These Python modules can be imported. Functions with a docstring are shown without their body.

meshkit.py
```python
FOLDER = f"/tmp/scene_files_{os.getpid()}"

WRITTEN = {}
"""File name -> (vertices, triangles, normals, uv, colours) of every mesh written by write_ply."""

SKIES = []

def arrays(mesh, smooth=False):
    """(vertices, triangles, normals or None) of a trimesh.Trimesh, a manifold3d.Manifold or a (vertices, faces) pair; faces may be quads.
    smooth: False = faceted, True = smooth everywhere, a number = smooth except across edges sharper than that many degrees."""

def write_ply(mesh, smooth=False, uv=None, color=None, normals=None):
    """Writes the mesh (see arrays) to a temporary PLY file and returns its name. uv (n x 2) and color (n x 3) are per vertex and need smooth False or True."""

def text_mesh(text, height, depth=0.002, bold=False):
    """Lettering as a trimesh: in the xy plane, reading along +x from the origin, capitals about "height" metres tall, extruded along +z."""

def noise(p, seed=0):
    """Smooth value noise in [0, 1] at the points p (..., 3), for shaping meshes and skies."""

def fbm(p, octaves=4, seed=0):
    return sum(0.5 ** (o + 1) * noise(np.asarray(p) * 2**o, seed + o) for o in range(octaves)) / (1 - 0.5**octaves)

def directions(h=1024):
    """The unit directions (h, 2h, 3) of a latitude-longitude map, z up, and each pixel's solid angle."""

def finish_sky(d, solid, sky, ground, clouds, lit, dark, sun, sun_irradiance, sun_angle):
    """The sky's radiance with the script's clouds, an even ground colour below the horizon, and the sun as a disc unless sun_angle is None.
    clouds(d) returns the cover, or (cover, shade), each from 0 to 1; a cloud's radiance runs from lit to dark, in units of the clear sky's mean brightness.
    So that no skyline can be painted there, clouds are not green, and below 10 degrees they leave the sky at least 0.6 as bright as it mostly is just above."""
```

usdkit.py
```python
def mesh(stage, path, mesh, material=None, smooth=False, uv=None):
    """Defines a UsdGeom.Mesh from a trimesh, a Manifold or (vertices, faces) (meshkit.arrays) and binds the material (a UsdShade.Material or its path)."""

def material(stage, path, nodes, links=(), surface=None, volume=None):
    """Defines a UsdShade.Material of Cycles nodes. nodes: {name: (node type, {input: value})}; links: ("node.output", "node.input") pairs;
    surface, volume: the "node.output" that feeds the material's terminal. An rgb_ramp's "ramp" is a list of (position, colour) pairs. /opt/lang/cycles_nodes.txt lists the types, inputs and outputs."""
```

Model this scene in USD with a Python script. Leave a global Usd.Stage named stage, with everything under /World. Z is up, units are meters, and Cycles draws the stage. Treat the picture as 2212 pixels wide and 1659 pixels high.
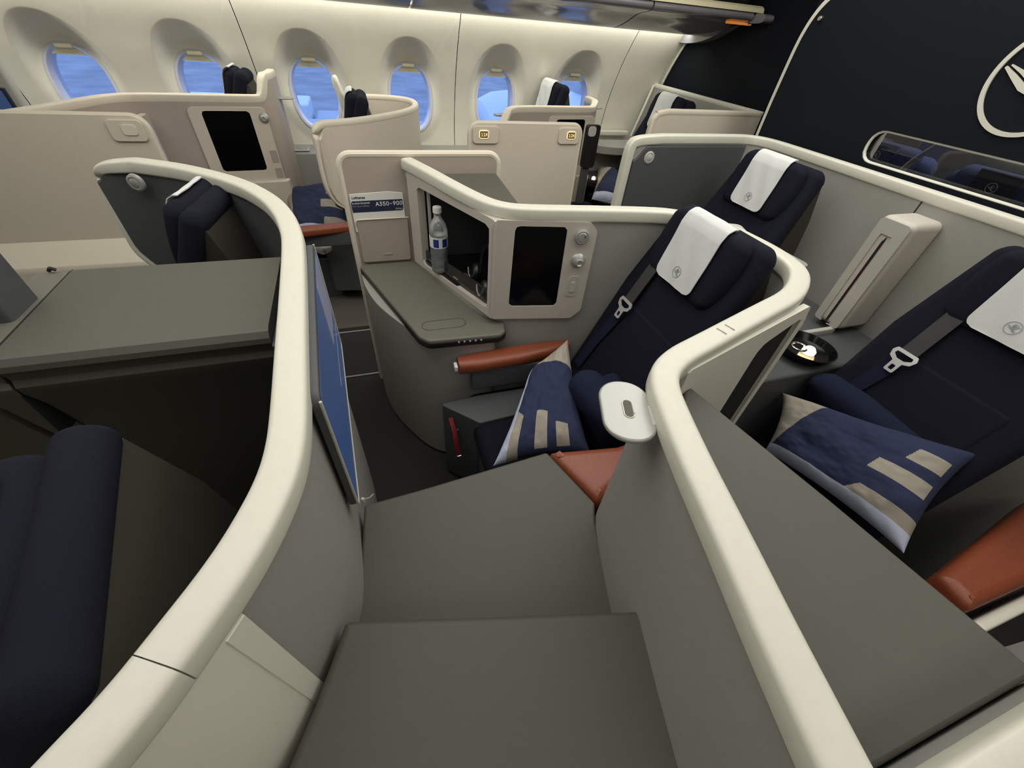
import math, random
import numpy as np, trimesh
from pxr import Usd, UsdGeom, UsdLux, Gf, Sdf, UsdShade
import usdkit, meshkit
from shapely.geometry import Polygon

random.seed(7)
stage = Usd.Stage.CreateInMemory()
UsdGeom.SetStageUpAxis(stage, UsdGeom.Tokens.z)
UsdGeom.SetStageMetersPerUnit(stage, 1.0)
UsdGeom.Xform.Define(stage, '/World')
UsdGeom.Scope.Define(stage, '/World/Looks')

# ---------------------------------------------------------------- camera, light, exposure
CAM = UsdGeom.Camera.Define(stage, '/World/camera')
Rr = [(0.9512915, -0.3002393, 0.0700067), (0.1558337, 0.6642235, 0.7311108), (-0.2660083, -0.6845901, 0.6786575)]  # right, up, back
CAM.AddTransformOp().Set(Gf.Matrix4d(*Rr[0], 0, *Rr[1], 0, *Rr[2], 0, 0, 0, 1.65, 1))
CAM.CreateHorizontalApertureAttr(36.0)
CAM.CreateVerticalApertureAttr(27.0)
CAM.CreateFocalLengthAttr(13.9047)
CAM.CreateClippingRangeAttr(Gf.Vec2f(0.02, 500))
CAM.CreateExposureAttr(-0.22)

dome = UsdLux.DomeLight.Define(stage, '/World/sky_light')
dome.CreateColorAttr(Gf.Vec3f(0.33, 0.52, 1.0))
dome.CreateIntensityAttr(0.62)

def rect_light(name, loc, sx, sy, inten, col, rot=(0, 0, 0)):
    l = UsdLux.RectLight.Define(stage, '/World/' + name)
    x = UsdGeom.Xformable(l)
    x.AddTranslateOp().Set(Gf.Vec3d(*loc))
    x.AddRotateXYZOp().Set(Gf.Vec3f(*rot))
    l.CreateWidthAttr(sx); l.CreateHeightAttr(sy)
    l.CreateIntensityAttr(inten); l.CreateColorAttr(Gf.Vec3f(*col))
    return l
WARM = (1.0, 0.98, 0.93)
rect_light('ceiling_wash_light', (0.1, 1.25, 2.36), 3.6, 1.9, 2.6, WARM)
rect_light('port_fill_light', (0.4, -0.75, 2.36), 2.6, 0.5, 2.6, WARM)  # unseen overhead light added as fill from the port side
rect_light('aft_fill_light', (1.6, 0.9, 2.34), 1.0, 2.4, 2.6, WARM, (0, 25, 0))  # unseen tilted light added to brighten surfaces that face aft
rect_light('forward_light', (-4.0, 1.2, 2.1), 2.2, 0.5, 2.0, WARM, (0, -60, 0))
rect_light('cove_light', (-1.05, 3.212, 1.678), 6.8, 0.04, 32.0, (1.0, 0.985, 0.90), (25, 0, 0))

# ---------------------------------------------------------------- helpers
def lin(c):
    c = np.array(c, float) / 255
    return tuple(np.where(c <= 0.04045, c / 12.92, ((c + 0.055) / 1.055) ** 2.4))
_used = {}
def uniq(parent, name):
    k = parent + '/' + name
    n = _used.get(k, 0); _used[k] = n + 1
    return k if n == 0 else f'{k}_{n:03d}'
MATS = {}
def mat(name, col, rough=0.5, metal=0.0, spec=0.5, var=0.0, vscale=60.0, bump=0.0, bscale=400.0, trans=0.0, emis=None, estr=0.0, sheen=0.0, coat=0.0):
    p = {'roughness': rough, 'metallic': metal, 'specular_ior_level': spec, 'base_color': lin(col)}
    if trans: p['transmission_weight'] = trans
    if emis is not None: p['emission_color'] = lin(emis); p['emission_strength'] = estr
    if sheen: p['sheen_weight'] = sheen; p['sheen_roughness'] = 0.4
    if coat: p['coat_weight'] = coat; p['coat_roughness'] = 0.08
    nodes, links = {'p': ('principled_bsdf', p)}, []
    if var or bump:
        nodes['g'] = ('texture_coordinate', {})
    if var:
        c = np.array(lin(col))
        nodes['n'] = ('noise_texture', {'scale': vscale, 'detail': 3.0})
        nodes['r'] = ('rgb_ramp', {'ramp': [(0.25, tuple(c * (1 - var))), (0.75, tuple(np.minimum(1, c * (1 + var))))]})
        links += [('g.object', 'n.vector'), ('n.fac', 'r.fac'), ('r.color', 'p.base_color')]
    if bump:
        nodes['bn'] = ('noise_texture', {'scale': bscale, 'detail': 2.0})
        nodes['b'] = ('bump', {'strength': bump, 'distance': 0.002})
        links += [('g.object', 'bn.vector'), ('bn.fac', 'b.height'), ('b.normal', 'p.normal')]
    MATS[name] = usdkit.material(stage, '/World/Looks/' + name, nodes, links, surface='p.BSDF')
    return MATS[name]

def V3(a): return np.asarray(a, float)
class Thing:
    def __init__(s, name, label=None, cat=None, loc=(0, 0, 0), rotz=0.0, group=None, kind=None):
        s.path = uniq('/World', name); s.loc = V3(loc); s.rz = rotz
        x = UsdGeom.Xform.Define(stage, s.path)
        x.AddTranslateOp().Set(Gf.Vec3d(*map(float, loc)))
        if rotz: x.AddRotateZOp().Set(float(math.degrees(rotz)))
        s.prim = x.GetPrim()
        for k, v in (('label', label), ('category', cat), ('group', group), ('kind', kind)):
            if v: s.prim.SetCustomDataByKey(k, v)
    def part(s, name, mesh, m, smooth=30, world=True, label=None, parent=None, kind=None):
        v, f = mesh.vertices if hasattr(mesh, 'vertices') else mesh[0], mesh.faces if hasattr(mesh, 'faces') else mesh[1]
        v = np.array(v, float)
        if world:
            v = v - s.loc
            if s.rz:
                c, q = math.cos(-s.rz), math.sin(-s.rz)
                v = np.c_[c * v[:, 0] - q * v[:, 1], q * v[:, 0] + c * v[:, 1], v[:, 2]]
        p = uniq(parent or s.path, name)
        usdkit.mesh(stage, p, trimesh.Trimesh(v, np.array(f), process=False), MATS[m], smooth)
        prim = stage.GetPrimAtPath(p)
        if label: prim.SetCustomDataByKey('label', label)
        if kind: prim.SetCustomDataByKey('kind', kind)
        return p
def single(name, mesh, m, label=None, cat=None, kind=None, smooth=30, group=None):
    p = uniq('/World', name)
    usdkit.mesh(stage, p, mesh, MATS[m], smooth)
    prim = stage.GetPrimAtPath(p)
    for k, v in (('label', label), ('category', cat), ('group', group), ('kind', kind)):
        if v: prim.SetCustomDataByKey(k, v)
    return p

def tm(v, f):
    f = np.asarray(f)
    if f.shape[1] == 4: f = np.vstack([f[:, [0, 1, 2]], f[:, [0, 2, 3]]])
    return trimesh.Trimesh(np.asarray(v, float), f, process=False)
def cat_(*ms): return trimesh.util.concatenate(list(ms))
def outward(m):
    if m.is_volume is False and m.volume < 0: m.invert()
    elif m.volume < 0: m.invert()
    return m
def rbox(sx, sy, sz, r=0.01, n=3, c=(0, 0, 0)):
    """rounded box; n segments on the rounding"""
    h = np.array([sx, sy, sz]) / 2; r = min(r, h.min() * 0.999)
    def axis(hh):
        a = np.sin(np.linspace(0, math.pi / 2, n + 1)) * r
        lo = -hh + r - a[::-1]; hi = hh - r + a
        return np.concatenate([lo, np.linspace(-hh + r, hh - r, 4)[1:-1], hi])
    ax = [axis(x) for x in h]; N = len(ax[0]); V, F = [], []
    for d in range(3):
        for sgn in (-1, 1):
            a, b = [(1, 2), (2, 0), (0, 1)][d]
            A, B = np.meshgrid(ax[a], ax[b], indexing='ij')
            P = np.zeros((N, N, 3)); P[..., d] = sgn * h[d]; P[..., a] = A; P[..., b] = B
            inner = np.clip(P, -(h - r), h - r); q = P - inner
            l = np.linalg.norm(q, axis=-1, keepdims=True); P = inner + q / np.maximum(l, 1e-9) * r
            base = len(V) * N * N; V.append(P.reshape(-1, 3))
            i, j = np.meshgrid(np.arange(N - 1), np.arange(N - 1), indexing='ij')
            q0 = base + i * N + j; quad = np.stack([q0, q0 + N, q0 + N + 1, q0 + 1], -1).reshape(-1, 4)
            F.append(quad if sgn > 0 else quad[:, ::-1])
    m = tm(np.vstack(V) + np.array(c), np.vstack(F)); m.merge_vertices(digits_vertex=6)
    return m
def rot(m, ax, deg, about=(0, 0, 0)):
    v = {'x': (1, 0, 0), 'y': (0, 1, 0), 'z': (0, 0, 1)}[ax]
    m = m.copy(); m.apply_transform(trimesh.transformations.rotation_matrix(math.radians(deg), v, about)); return m
def mov(m, d):
    m = m.copy(); m.apply_translation(d); return m
def resamp(P, n, closed=False):
    P = V3(P)
    if closed: P = np.vstack([P, P[:1]])
    L = np.r_[0, np.cumsum(np.linalg.norm(np.diff(P, axis=0), axis=1))]
    t = np.linspace(0, L[-1], n + (1 if closed else 0))
    if closed: t = t[:-1]
    return np.stack([np.interp(t, L, P[:, k]) for k in range(P.shape[1])], 1)
def chaikin(P, it=3, closed=False):
    P = V3(P)
    for _ in range(it):
        if closed:
            Q = np.roll(P, -1, 0); P = np.stack([.75 * P + .25 * Q, .25 * P + .75 * Q], 1).reshape(-1, P.shape[1])
        else:
            a, b = P[:-1], P[1:]; P = np.vstack([P[:1], np.stack([.75 * a + .25 * b, .25 * a + .75 * b], 1).reshape(-1, P.shape[1])[1:-1], P[-1:]])
    return P
def catmull(P, n):
    from scipy.interpolate import PchipInterpolator, CubicSpline
    P = V3(P); L = np.r_[0, np.cumsum(np.linalg.norm(np.diff(P, axis=0), axis=1))]
    t = np.linspace(0, L[-1], n)
    return np.stack([PchipInterpolator(L, P[:, k])(t) for k in range(P.shape[1])], 1)
def normals2(P):
    t = np.gradient(P, axis=0); t /= np.linalg.norm(t, axis=1, keepdims=True)
    return np.stack([-t[:, 1], t[:, 0]], 1)
def loft(rings, cap=True, closed=True):
    R = np.array(rings); n, k = R.shape[:2]; V = R.reshape(-1, 3); F = []
    for i in range(n - 1):
        for j in range(k if closed else k - 1):
            a, b = i * k + j, i * k + (j + 1) % k
            F.append((a, b, b + k, a + k))
    F = [x for q in F for x in ((q[0], q[1], q[2]), (q[0], q[2], q[3]))]
    V = list(V)
    if cap:
        for i, flip in ((0, True), (n - 1, False)):
            c = R[i].mean(0); V.append(c); ci = len(V) - 1
            for j in range(k):
                a, b = i * k + j, i * k + (j + 1) % k
                F.append((ci, b, a) if flip else (ci, a, b))
    m = tm(np.array(V), np.array(F))
    if cap and m.volume < 0: m.invert()
    return m
def wall(path, z0, z1, th, n=90, shift=0.0, b=0.006):
    """an upright sheet along a plan path; z0, z1 may be functions of metres along the path"""
    P = resamp(path, n); N = normals2(P); s = np.r_[0, np.cumsum(np.linalg.norm(np.diff(P, axis=0), axis=1))]
    rings = []
    for p, nn, ss in zip(P, N, s):
        a = z0(ss) if callable(z0) else z0; c = z1(ss) if callable(z1) else z1
        q = []
        for o, z in ((-th / 2, a), (th / 2, a), (th / 2, c - b), (th / 2 - b, c), (-th / 2 + b, c), (-th / 2, c - b)):
            q.append((*(p + nn * (o + shift)), z))
        rings.append(q)
    return loft(rings)
def rail(path3, w, h, n=140, k=20, pw=4.2, endcap=True, grow=None):
    """rounded bar along a 3-D path; w across (horizontal), h in the plane of the wall"""
    P = resamp(path3, n); t = np.gradient(P, axis=0); t /= np.linalg.norm(t, axis=1, keepdims=True)
    SL = np.r_[0, np.cumsum(np.linalg.norm(np.diff(P, axis=0), axis=1))]; SC = np.interp(SL, *grow) if grow else np.ones(n)
    N = []; last = None
    for q in t:
        hz = np.array([q[0], q[1]]); l = np.linalg.norm(hz)
        if l > 0.25: last = np.array([-q[1], q[0], 0]) / l
        N.append(last)
    if N[0] is None:
        first = next(x for x in N if x is not None); N = [first if x is None else x for x in N]
    N = np.array(N)
    for _ in range(3): N[1:-1] = (N[:-2] + N[1:-1] + N[2:]) / 3
    a = np.linspace(0, 2 * math.pi, k, endpoint=False)
    cx = np.sign(np.cos(a)) * np.abs(np.cos(a)) ** (2 / pw); cz = np.sign(np.sin(a)) * np.abs(np.sin(a)) ** (2 / pw)
    rings = []
    def ring(p, nn, tt, sc):
        bb = np.cross(tt, nn); bb /= np.linalg.norm(bb)
        return p + sc * (cx[:, None] * nn * w / 2 + cz[:, None] * bb * h / 2)
    if endcap:
        for u in (1.0, 0.75, 0.45): rings.append(ring(P[0] - t[0] * u * h / 2 * 0.9 * SC[0], N[0], t[0], SC[0] * math.sqrt(max(0.02, 1 - u * u))))
    for p, nn, tt, q in zip(P, N, t, SC): rings.append(ring(p, nn, tt, q))
    if endcap:
        for u in (0.45, 0.75, 1.0): rings.append(ring(P[-1] + t[-1] * u * h / 2 * 0.9, N[-1], t[-1], math.sqrt(max(0.02, 1 - u * u))))
    return loft(rings)
def tube(path3, r, n=60, k=10):
    P = resamp(path3, n); t = np.gradient(P, axis=0); t /= np.linalg.norm(t, axis=1, keepdims=True)
    up = np.array([0.31, 0.17, 0.93]); rings = []; a = np.linspace(0, 2 * math.pi, k, endpoint=False)
    x = np.cross(t[0], up); x /= np.linalg.norm(x)
    for p, tt in zip(P, t):
        x = x - tt * (x @ tt); x /= np.linalg.norm(x); y = np.cross(tt, x)
        rings.append(p + r * (np.cos(a)[:, None] * x + np.sin(a)[:, None] * y))
    return loft(rings)
def ribbon(path3, side, w, th):
    """flat strap: side = unit vector across"""
    P = V3(path3); t = np.gradient(P, axis=0); t /= np.linalg.norm(t, axis=1, keepdims=True); s = V3(side) / np.linalg.norm(side); R = []
    for p, tt in zip(P, t):
        n = np.cross(tt, s); n /= np.linalg.norm(n)
        R.append([p + s * w / 2 + n * th / 2, p - s * w / 2 + n * th / 2, p - s * w / 2 - n * th / 2, p + s * w / 2 - n * th / 2])
    return loft(R)
def roundpoly(pts, r, n=96, seg=8):
    P = Polygon(pts)
    if r > 0: P = P.buffer(-r, join_style=1, quad_segs=seg).buffer(r, quad_segs=seg) if P.buffer(-r).area > 0 else P
    c = np.array(P.exterior.coords)[:-1]
    if n: 
        # keep straight edges exact enough: resample densely
        c = resamp(c, n, closed=True)
    if Polygon(c).exterior.is_ccw is False: c = c[::-1]
    return c
def inset(c, d):
    t = np.roll(c, -1, 0) - np.roll(c, 1, 0); t /= np.maximum(np.linalg.norm(t, axis=1, keepdims=True), 1e-9)
    return c + d * np.stack([-t[:, 1], t[:, 0]], 1)
def tri2(c, holes=()):
    P = Polygon(c, holes)
    v, f = trimesh.creation.triangulate_polygon(P, engine='earcut')
    return v, f
def slab(pts, z0, z1, b=0.006, r=0.02, n=96, both=False, rn=3):
    """plate with rounded plan corners (r) and rounded top edge (b)"""
    c = roundpoly(pts, r, n)
    lay = []
    if both: lay += [(z0 + b * (1 - math.sin(a)), inset(c, b * (1 - math.cos(a)))) for a in np.linspace(math.pi / 2, 0, rn + 1)][:-1][::1]
    lay = [(z0 + b * (1 - math.sin(a)), b * (1 - math.cos(a))) for a in np.linspace(math.pi / 2, 0, rn + 1)] if both else [(z0, 0.0)]
    lay += [(z1 - b + b * math.sin(a), b * (1 - math.cos(a))) for a in np.linspace(0, math.pi / 2, rn + 1)]
    rings = [np.c_[inset(c, d), np.full(len(c), z)] for z, d in lay]
    m = loft(rings, cap=False)
    out = [m]
    for i, flip in ((0, True), (-1, False)):
        q0 = rings[i]; P_ = Polygon(q0[:, :2]).buffer(0); P_ = max(P_.geoms, key=lambda g: g.area) if hasattr(P_, 'geoms') else P_
        q = np.c_[np.array(P_.exterior.coords)[:-1], np.full(len(P_.exterior.coords) - 1, q0[0, 2])]
        v, f = tri2(q[:, :2])
        # orient up
        a = v[f]; ar = np.cross(a[:, 1] - a[:, 0], a[:, 2] - a[:, 0]); f = np.where((ar > 0)[:, None], f, f[:, ::-1])
        if flip: f = f[:, ::-1]
        out.append(tm(np.c_[v, np.full(len(v), q[0, 2])], f))
    return cat_(*out)
def upright(P, Q, pts, th, b=0.004, r=0.02, n=96, back=0.0):
    """plate standing on the line P->Q: pts are (metres along, z); its thickness goes to the right-hand side of P->Q (towards +normal)"""
    m = slab(pts, 0, th, b, r, n)
    P, Q = V3(P), V3(Q); t = (Q - P) / np.linalg.norm(Q - P); nn = np.array([t[1], -t[0]])
    v = m.vertices; w = np.zeros_like(v)
    w[:, 0] = P[0] + t[0] * v[:, 0] + nn[0] * (v[:, 2] + back); w[:, 1] = P[1] + t[1] * v[:, 0] + nn[1] * (v[:, 2] + back); w[:, 2] = v[:, 1]
    return tm(w, m.faces)
def frame_plate(P, Q, outer, holes, th, back=0.0, r=0.03, rh=0.012):
    """upright plate with openings"""
    o = roundpoly(outer, r, 160); hs = [roundpoly(h, rh, 64)[::-1] for h in holes]
    v, f = tri2(o, hs); a = v[f]; ar = np.cross(a[:, 1] - a[:, 0], a[:, 2] - a[:, 0]); f = np.where((ar > 0)[:, None], f, f[:, ::-1])
    n = len(v); V = np.vstack([np.c_[v, np.full(n, th)], np.c_[v, np.zeros(n)]]); F = [f, f[:, ::-1] + n]
    ms = [tm(V, np.vstack(F))]
    for ring in [o] + hs:
        ms.append(loft([np.c_[ring, np.zeros(len(ring))], np.c_[ring, np.full(len(ring), th)]], cap=False))
    m = cat_(*ms)
    P, Q = V3(P), V3(Q); t = (Q - P) / np.linalg.norm(Q - P); nn = np.array([t[1], -t[0]])
    v = m.vertices; w = np.zeros_like(v)
    w[:, 0] = P[0] + t[0] * v[:, 0] + nn[0] * (v[:, 2] + back); w[:, 1] = P[1] + t[1] * v[:, 0] + nn[1] * (v[:, 2] + back); w[:, 2] = v[:, 1]
    return tm(w, m.faces)
def lathe(prof, k=32):
    a = np.linspace(0, 2 * math.pi, k, endpoint=False)
    return loft([np.c_[r * np.cos(a), r * np.sin(a), np.full(k, z)] for r, z in prof])
def basis(m, o, X, Y, Z):
    """local axes to world"""
    v = m.vertices; m2 = tm(V3(o) + v[:, :1] * V3(X) + v[:, 1:2] * V3(Y) + v[:, 2:3] * V3(Z), m.faces)
    if np.dot(np.cross(X, Y), Z) < 0: m2.invert()
    return m2
def on_wall(m, P, Q, s, z, out=0.0):
    """put a mesh made in xy (facing +z) on the upright line P->Q, facing the right-hand side"""
    P, Q = V3(P), V3(Q); t = (Q - P) / np.linalg.norm(Q - P); nn = np.array([t[1], -t[0], 0])
    o = np.array([P[0] + t[0] * s, P[1] + t[1] * s, z]) + nn * out
    return basis(m, o, (t[0], t[1], 0), (0, 0, 1), nn)
def annulus(r0, r1, h, k=40):
    a = np.linspace(0, 2 * math.pi, k, endpoint=False)
    def rg(r, z): return np.c_[r * np.cos(a), r * np.sin(a), np.full(k, z)]
    return loft([rg(r0, 0), rg(r1, 0), rg(r1, h), rg(r0, h), rg(r0, 0)], cap=False)
def polyline_strokes(strokes, h):
    """flat strokes [(points, half width)] in xy with thickness h"""
    ms = []
    for pts, hw in strokes:
        P = V3(pts); N = normals2(P); hw = np.broadcast_to(hw, len(P))
        L, Rr_ = P + N * np.array(hw)[:, None], P - N * np.array(hw)[:, None]
        ms.append(loft([[(*a, 0), (*b, 0), (*b, h), (*a, h)] for a, b in zip(L, Rr_)]))
    return cat_(*ms)
def crane(s, h):
    """flying crane emblem for a circle of radius s"""
    S = [([(-.80, .16), (-.55, .02), (-.28, -.14), (.0, -.20), (.22, -.10)], [.02 * s, .045 * s, .06 * s, .085 * s, .05 * s]),
         ([(-.72, .20), (-.45, .10), (-.15, -.06)], [.012 * s, .03 * s, .03 * s]),
         ([(.14, -.14), (.32, .02), (.42, .22), (.55, .36), (.80, .40)], [.05 * s, .035 * s, .028 * s, .035 * s, .006 * s])]
    for k in range(4):
        S.append(([(-.10 + .05 * k, -.12), (-.22 + .11 * k, .22), (-.20 + .16 * k, .50 - .03 * k), (-.06 + .18 * k, .74 - .06 * k)], [.03 * s, .034 * s, .026 * s, .006 * s]))
    for k in range(3):
        S.append(([(.02 + .06 * k, -.20), (.16 + .09 * k, -.40 + .04 * k), (.36 + .10 * k, -.56 + .08 * k), (.58 + .08 * k, -.60 + .14 * k)], [.03 * s, .03 * s, .022 * s, .005 * s]))
    S = [([(x * s, y * s) for x, y in p], w) for p, w in S]
    return polyline_strokes(S, h)

# ---------------------------------------------------------------- materials
mat('rail_cream', (207, 205, 190), 0.42, var=0.02, bump=0.05, bscale=500)
mat('wall_cream', (228, 224, 208), 0.55, var=0.02, vscale=8)
mat('window_liner', (205, 205, 215), 0.3)
mat('shade_tab_yellow', (236, 230, 196), 0.4)
mat('beige_panel', (204, 194, 176), 0.55, var=0.02, bump=0.08, bscale=700)
mat('beige_edge', (214, 205, 186), 0.5)
mat('taupe_panel', (168, 156, 144), 0.55, var=0.02, bump=0.08, bscale=700)
mat('warm_grey_panel', (186, 179, 168), 0.55, bump=0.08, bscale=700)
mat('grey_panel', (148, 147, 140), 0.5, var=0.03, bump=0.08, bscale=700)
mat('grey_trim', (176, 174, 166), 0.45)
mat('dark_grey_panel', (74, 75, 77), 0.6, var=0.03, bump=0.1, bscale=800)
mat('olive_grey_top', (77, 76, 67), 0.62, var=0.03, bump=0.12, bscale=900)
mat('table_grey', (98, 97, 86), 0.55, var=0.03, bump=0.12, bscale=900)
mat('wing_panel_light', (222, 219, 204), 0.45)
mat('matte_black', (14, 14, 14), 0.8)  # plain matte black of seams, slots and small fittings
mat('black_gloss', (5, 6, 8), 0.15, spec=0.25)
mat('black_plastic', (22, 22, 22), 0.4)
mat('navy_fabric', (19, 21, 33), 0.9, spec=0.2, var=0.12, vscale=500, bump=0.5, bscale=900)
mat('navy_cotton', (30, 38, 68), 0.9, var=0.08, vscale=300, bump=0.35, bscale=700)
mat('grey_cotton', (150, 143, 130), 0.9, var=0.05, vscale=300, bump=0.35, bscale=700)
mat('pale_blue_cotton', (186, 192, 214), 0.85, bump=0.3, bscale=700)
mat('white_cloth', (206, 208, 206), 0.85, var=0.02, vscale=40, bump=0.3, bscale=800)
mat('emblem_grey', (150, 152, 155), 0.7)
mat('brown_leather', (128, 64, 40), 0.42, var=0.10, vscale=120, bump=0.25, bscale=260)
mat('back_shell_grey', (52, 49, 41), 0.55)
mat('belt_grey', (50, 50, 51), 0.8, bump=0.4, bscale=1200)
mat('navy_blanket', (21, 27, 47), 0.9, spec=0.2, var=0.08, vscale=300, bump=0.35, bscale=700)
mat('buckle_silver', (214, 214, 212), 0.3, metal=0.55)
mat('chrome', (205, 205, 205), 0.22, metal=1.0)
mat('silver_paint', (168, 168, 163), 0.32, metal=0.35)
mat('red_strap', (120, 18, 30), 0.7)
mat('carpet_dark', (44, 43, 41), 0.95, var=0.25, vscale=260, bump=0.8, bscale=300)
mat('plinth_grey', (92, 86, 78), 0.7, var=0.04)
mat('bulkhead_navy', (9, 14, 22), 0.75, spec=0.2, var=0.05, vscale=300, bump=0.2, bscale=900)
mat('bulkhead_rim', (206, 204, 190), 0.4)
mat('curtain_black', (12, 12, 15), 0.9)
mat('bin_shell', (128, 126, 130), 0.2, coat=0.4)
mat('bin_cream', (232, 222, 186), 0.5)
mat('ceiling_white', (225, 220, 208), 0.6)
mat('screen_blue', (20, 30, 60), 0.12, emis=(74, 104, 156), estr=0.40)  # on the shell monitor this glow stands in for a reflection
mat('screen_reflect_violet', (20, 25, 50), 0.12, emis=(118, 124, 210), estr=0.7)  # emission stands in for the window reflected in a dark screen
mat('screen_reflect_pale', (120, 122, 140), 0.2, emis=(150, 155, 185), estr=0.25)  # pale emission, a reflection painted onto the monitor
mat('lamp_glow', (255, 240, 210), 0.4, emis=(255, 226, 170), estr=14.0)
mat('sign_glow', (240, 220, 170), 0.4, emis=(250, 222, 160), estr=0.9)
mat('sign_ink', (120, 95, 60), 0.6)
mat('orange_glow', (210, 140, 70), 0.4, emis=(230, 140, 60), estr=0.5)
mat('paper_white', (222, 220, 214), 0.6)
mat('paper_navy', (32, 40, 66), 0.5)

mat('bottle_label_blue', (30, 52, 130), 0.4)

mat('next_cabin_navy', (40, 52, 88), 0.85)
mat('next_cabin_dark', (22, 26, 40), 0.85)
mat('apron_concrete', (150, 152, 158), 0.9, var=0.25, vscale=0.35)
mat('apron_dark', (60, 64, 76), 0.9)
mat('engine_white', (220, 225, 230), 0.35)
mat('aircraft_grey', (168, 174, 182), 0.4)
usdkit.material(stage, '/World/Looks/window_pane', {'t': ('transparent_bsdf', {'color': (0.93, 0.95, 1.0)}), 'g': ('glossy_bsdf', {'roughness': 0.02, 'color': (1, 1, 1)}), 'f': ('fresnel', {'IOR': 1.45}), 'm': ('mix_closure', {})},
                [('f.fac', 'm.fac'), ('t.BSDF', 'm.closure1'), ('g.BSDF', 'm.closure2')], surface='m.closure')
MATS['window_pane'] = UsdShade.Material.Get(stage, '/World/Looks/window_pane')

def clear_mat(name, tint, milk, mfac, rough=0.05):
    usdkit.material(stage, '/World/Looks/' + name, {'t': ('transparent_bsdf', {'color': tint}), 'd': ('diffuse_bsdf', {'color': milk}), 'a': ('mix_closure', {'fac': mfac}), 'g': ('glossy_bsdf', {'roughness': rough, 'color': (1, 1, 1)}), 'f': ('fresnel', {'IOR': 1.5}), 'm': ('mix_closure', {})},
                    [('t.BSDF', 'a.closure1'), ('d.BSDF', 'a.closure2'), ('f.fac', 'm.fac'), ('a.closure', 'm.closure1'), ('g.BSDF', 'm.closure2')], surface='m.closure')
    MATS[name] = UsdShade.Material.Get(stage, '/World/Looks/' + name)
clear_mat('bottle_water', (.93, .95, .96), (.7, .72, .74), .20)
clear_mat('glass_edge', (.40, .40, .38), (.05, .05, .045), .35)

# ================================================================ THE SETTING
XF, XA = -4.6, 2.42      # forward end, aft bulkhead beside the windows
BX = 2.02                # centre bulkhead
single('floor', trimesh.creation.box((8.6, 6.4, 0.06), trimesh.transformations.translation_matrix((-0.3, 0.8, -0.03))), 'carpet_dark', 'dark charcoal cabin carpet under the seats and aisles', 'floor', 'structure', smooth=False)
single('ceiling', trimesh.creation.box((8.6, 6.4, 0.06), trimesh.transformations.translation_matrix((-0.3, 0.8, 2.42))), 'ceiling_white', 'pale cabin ceiling above the seats', 'ceiling', 'structure', smooth=False)
single('wall_port', trimesh.creation.box((8.6, 0.06, 2.45), trimesh.transformations.translation_matrix((-0.3, -1.75, 1.22))), 'wall_cream', 'cream side wall behind the viewer', 'wall', 'structure', smooth=False)
single('wall_forward', trimesh.creation.box((0.06, 6.0, 2.45), trimesh.transformations.translation_matrix((XF, 0.9, 1.22))), 'grey_panel', 'grey partition at the forward end of the cabin', 'wall', 'structure', smooth=False)
single('wall_end', trimesh.creation.box((0.06, 6.4, 2.45), trimesh.transformations.translation_matrix((3.9, 0.8, 1.22))), 'dark_grey_panel', 'far end wall of the next cabin', 'wall', 'structure', smooth=False)

single('wall_next_cabin', trimesh.creation.box((1.5, 0.06, 2.45), trimesh.transformations.translation_matrix((3.2, 3.68, 1.22))), 'wall_cream', 'cream side wall of the next cabin', 'wall', 'structure', smooth=False)

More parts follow.
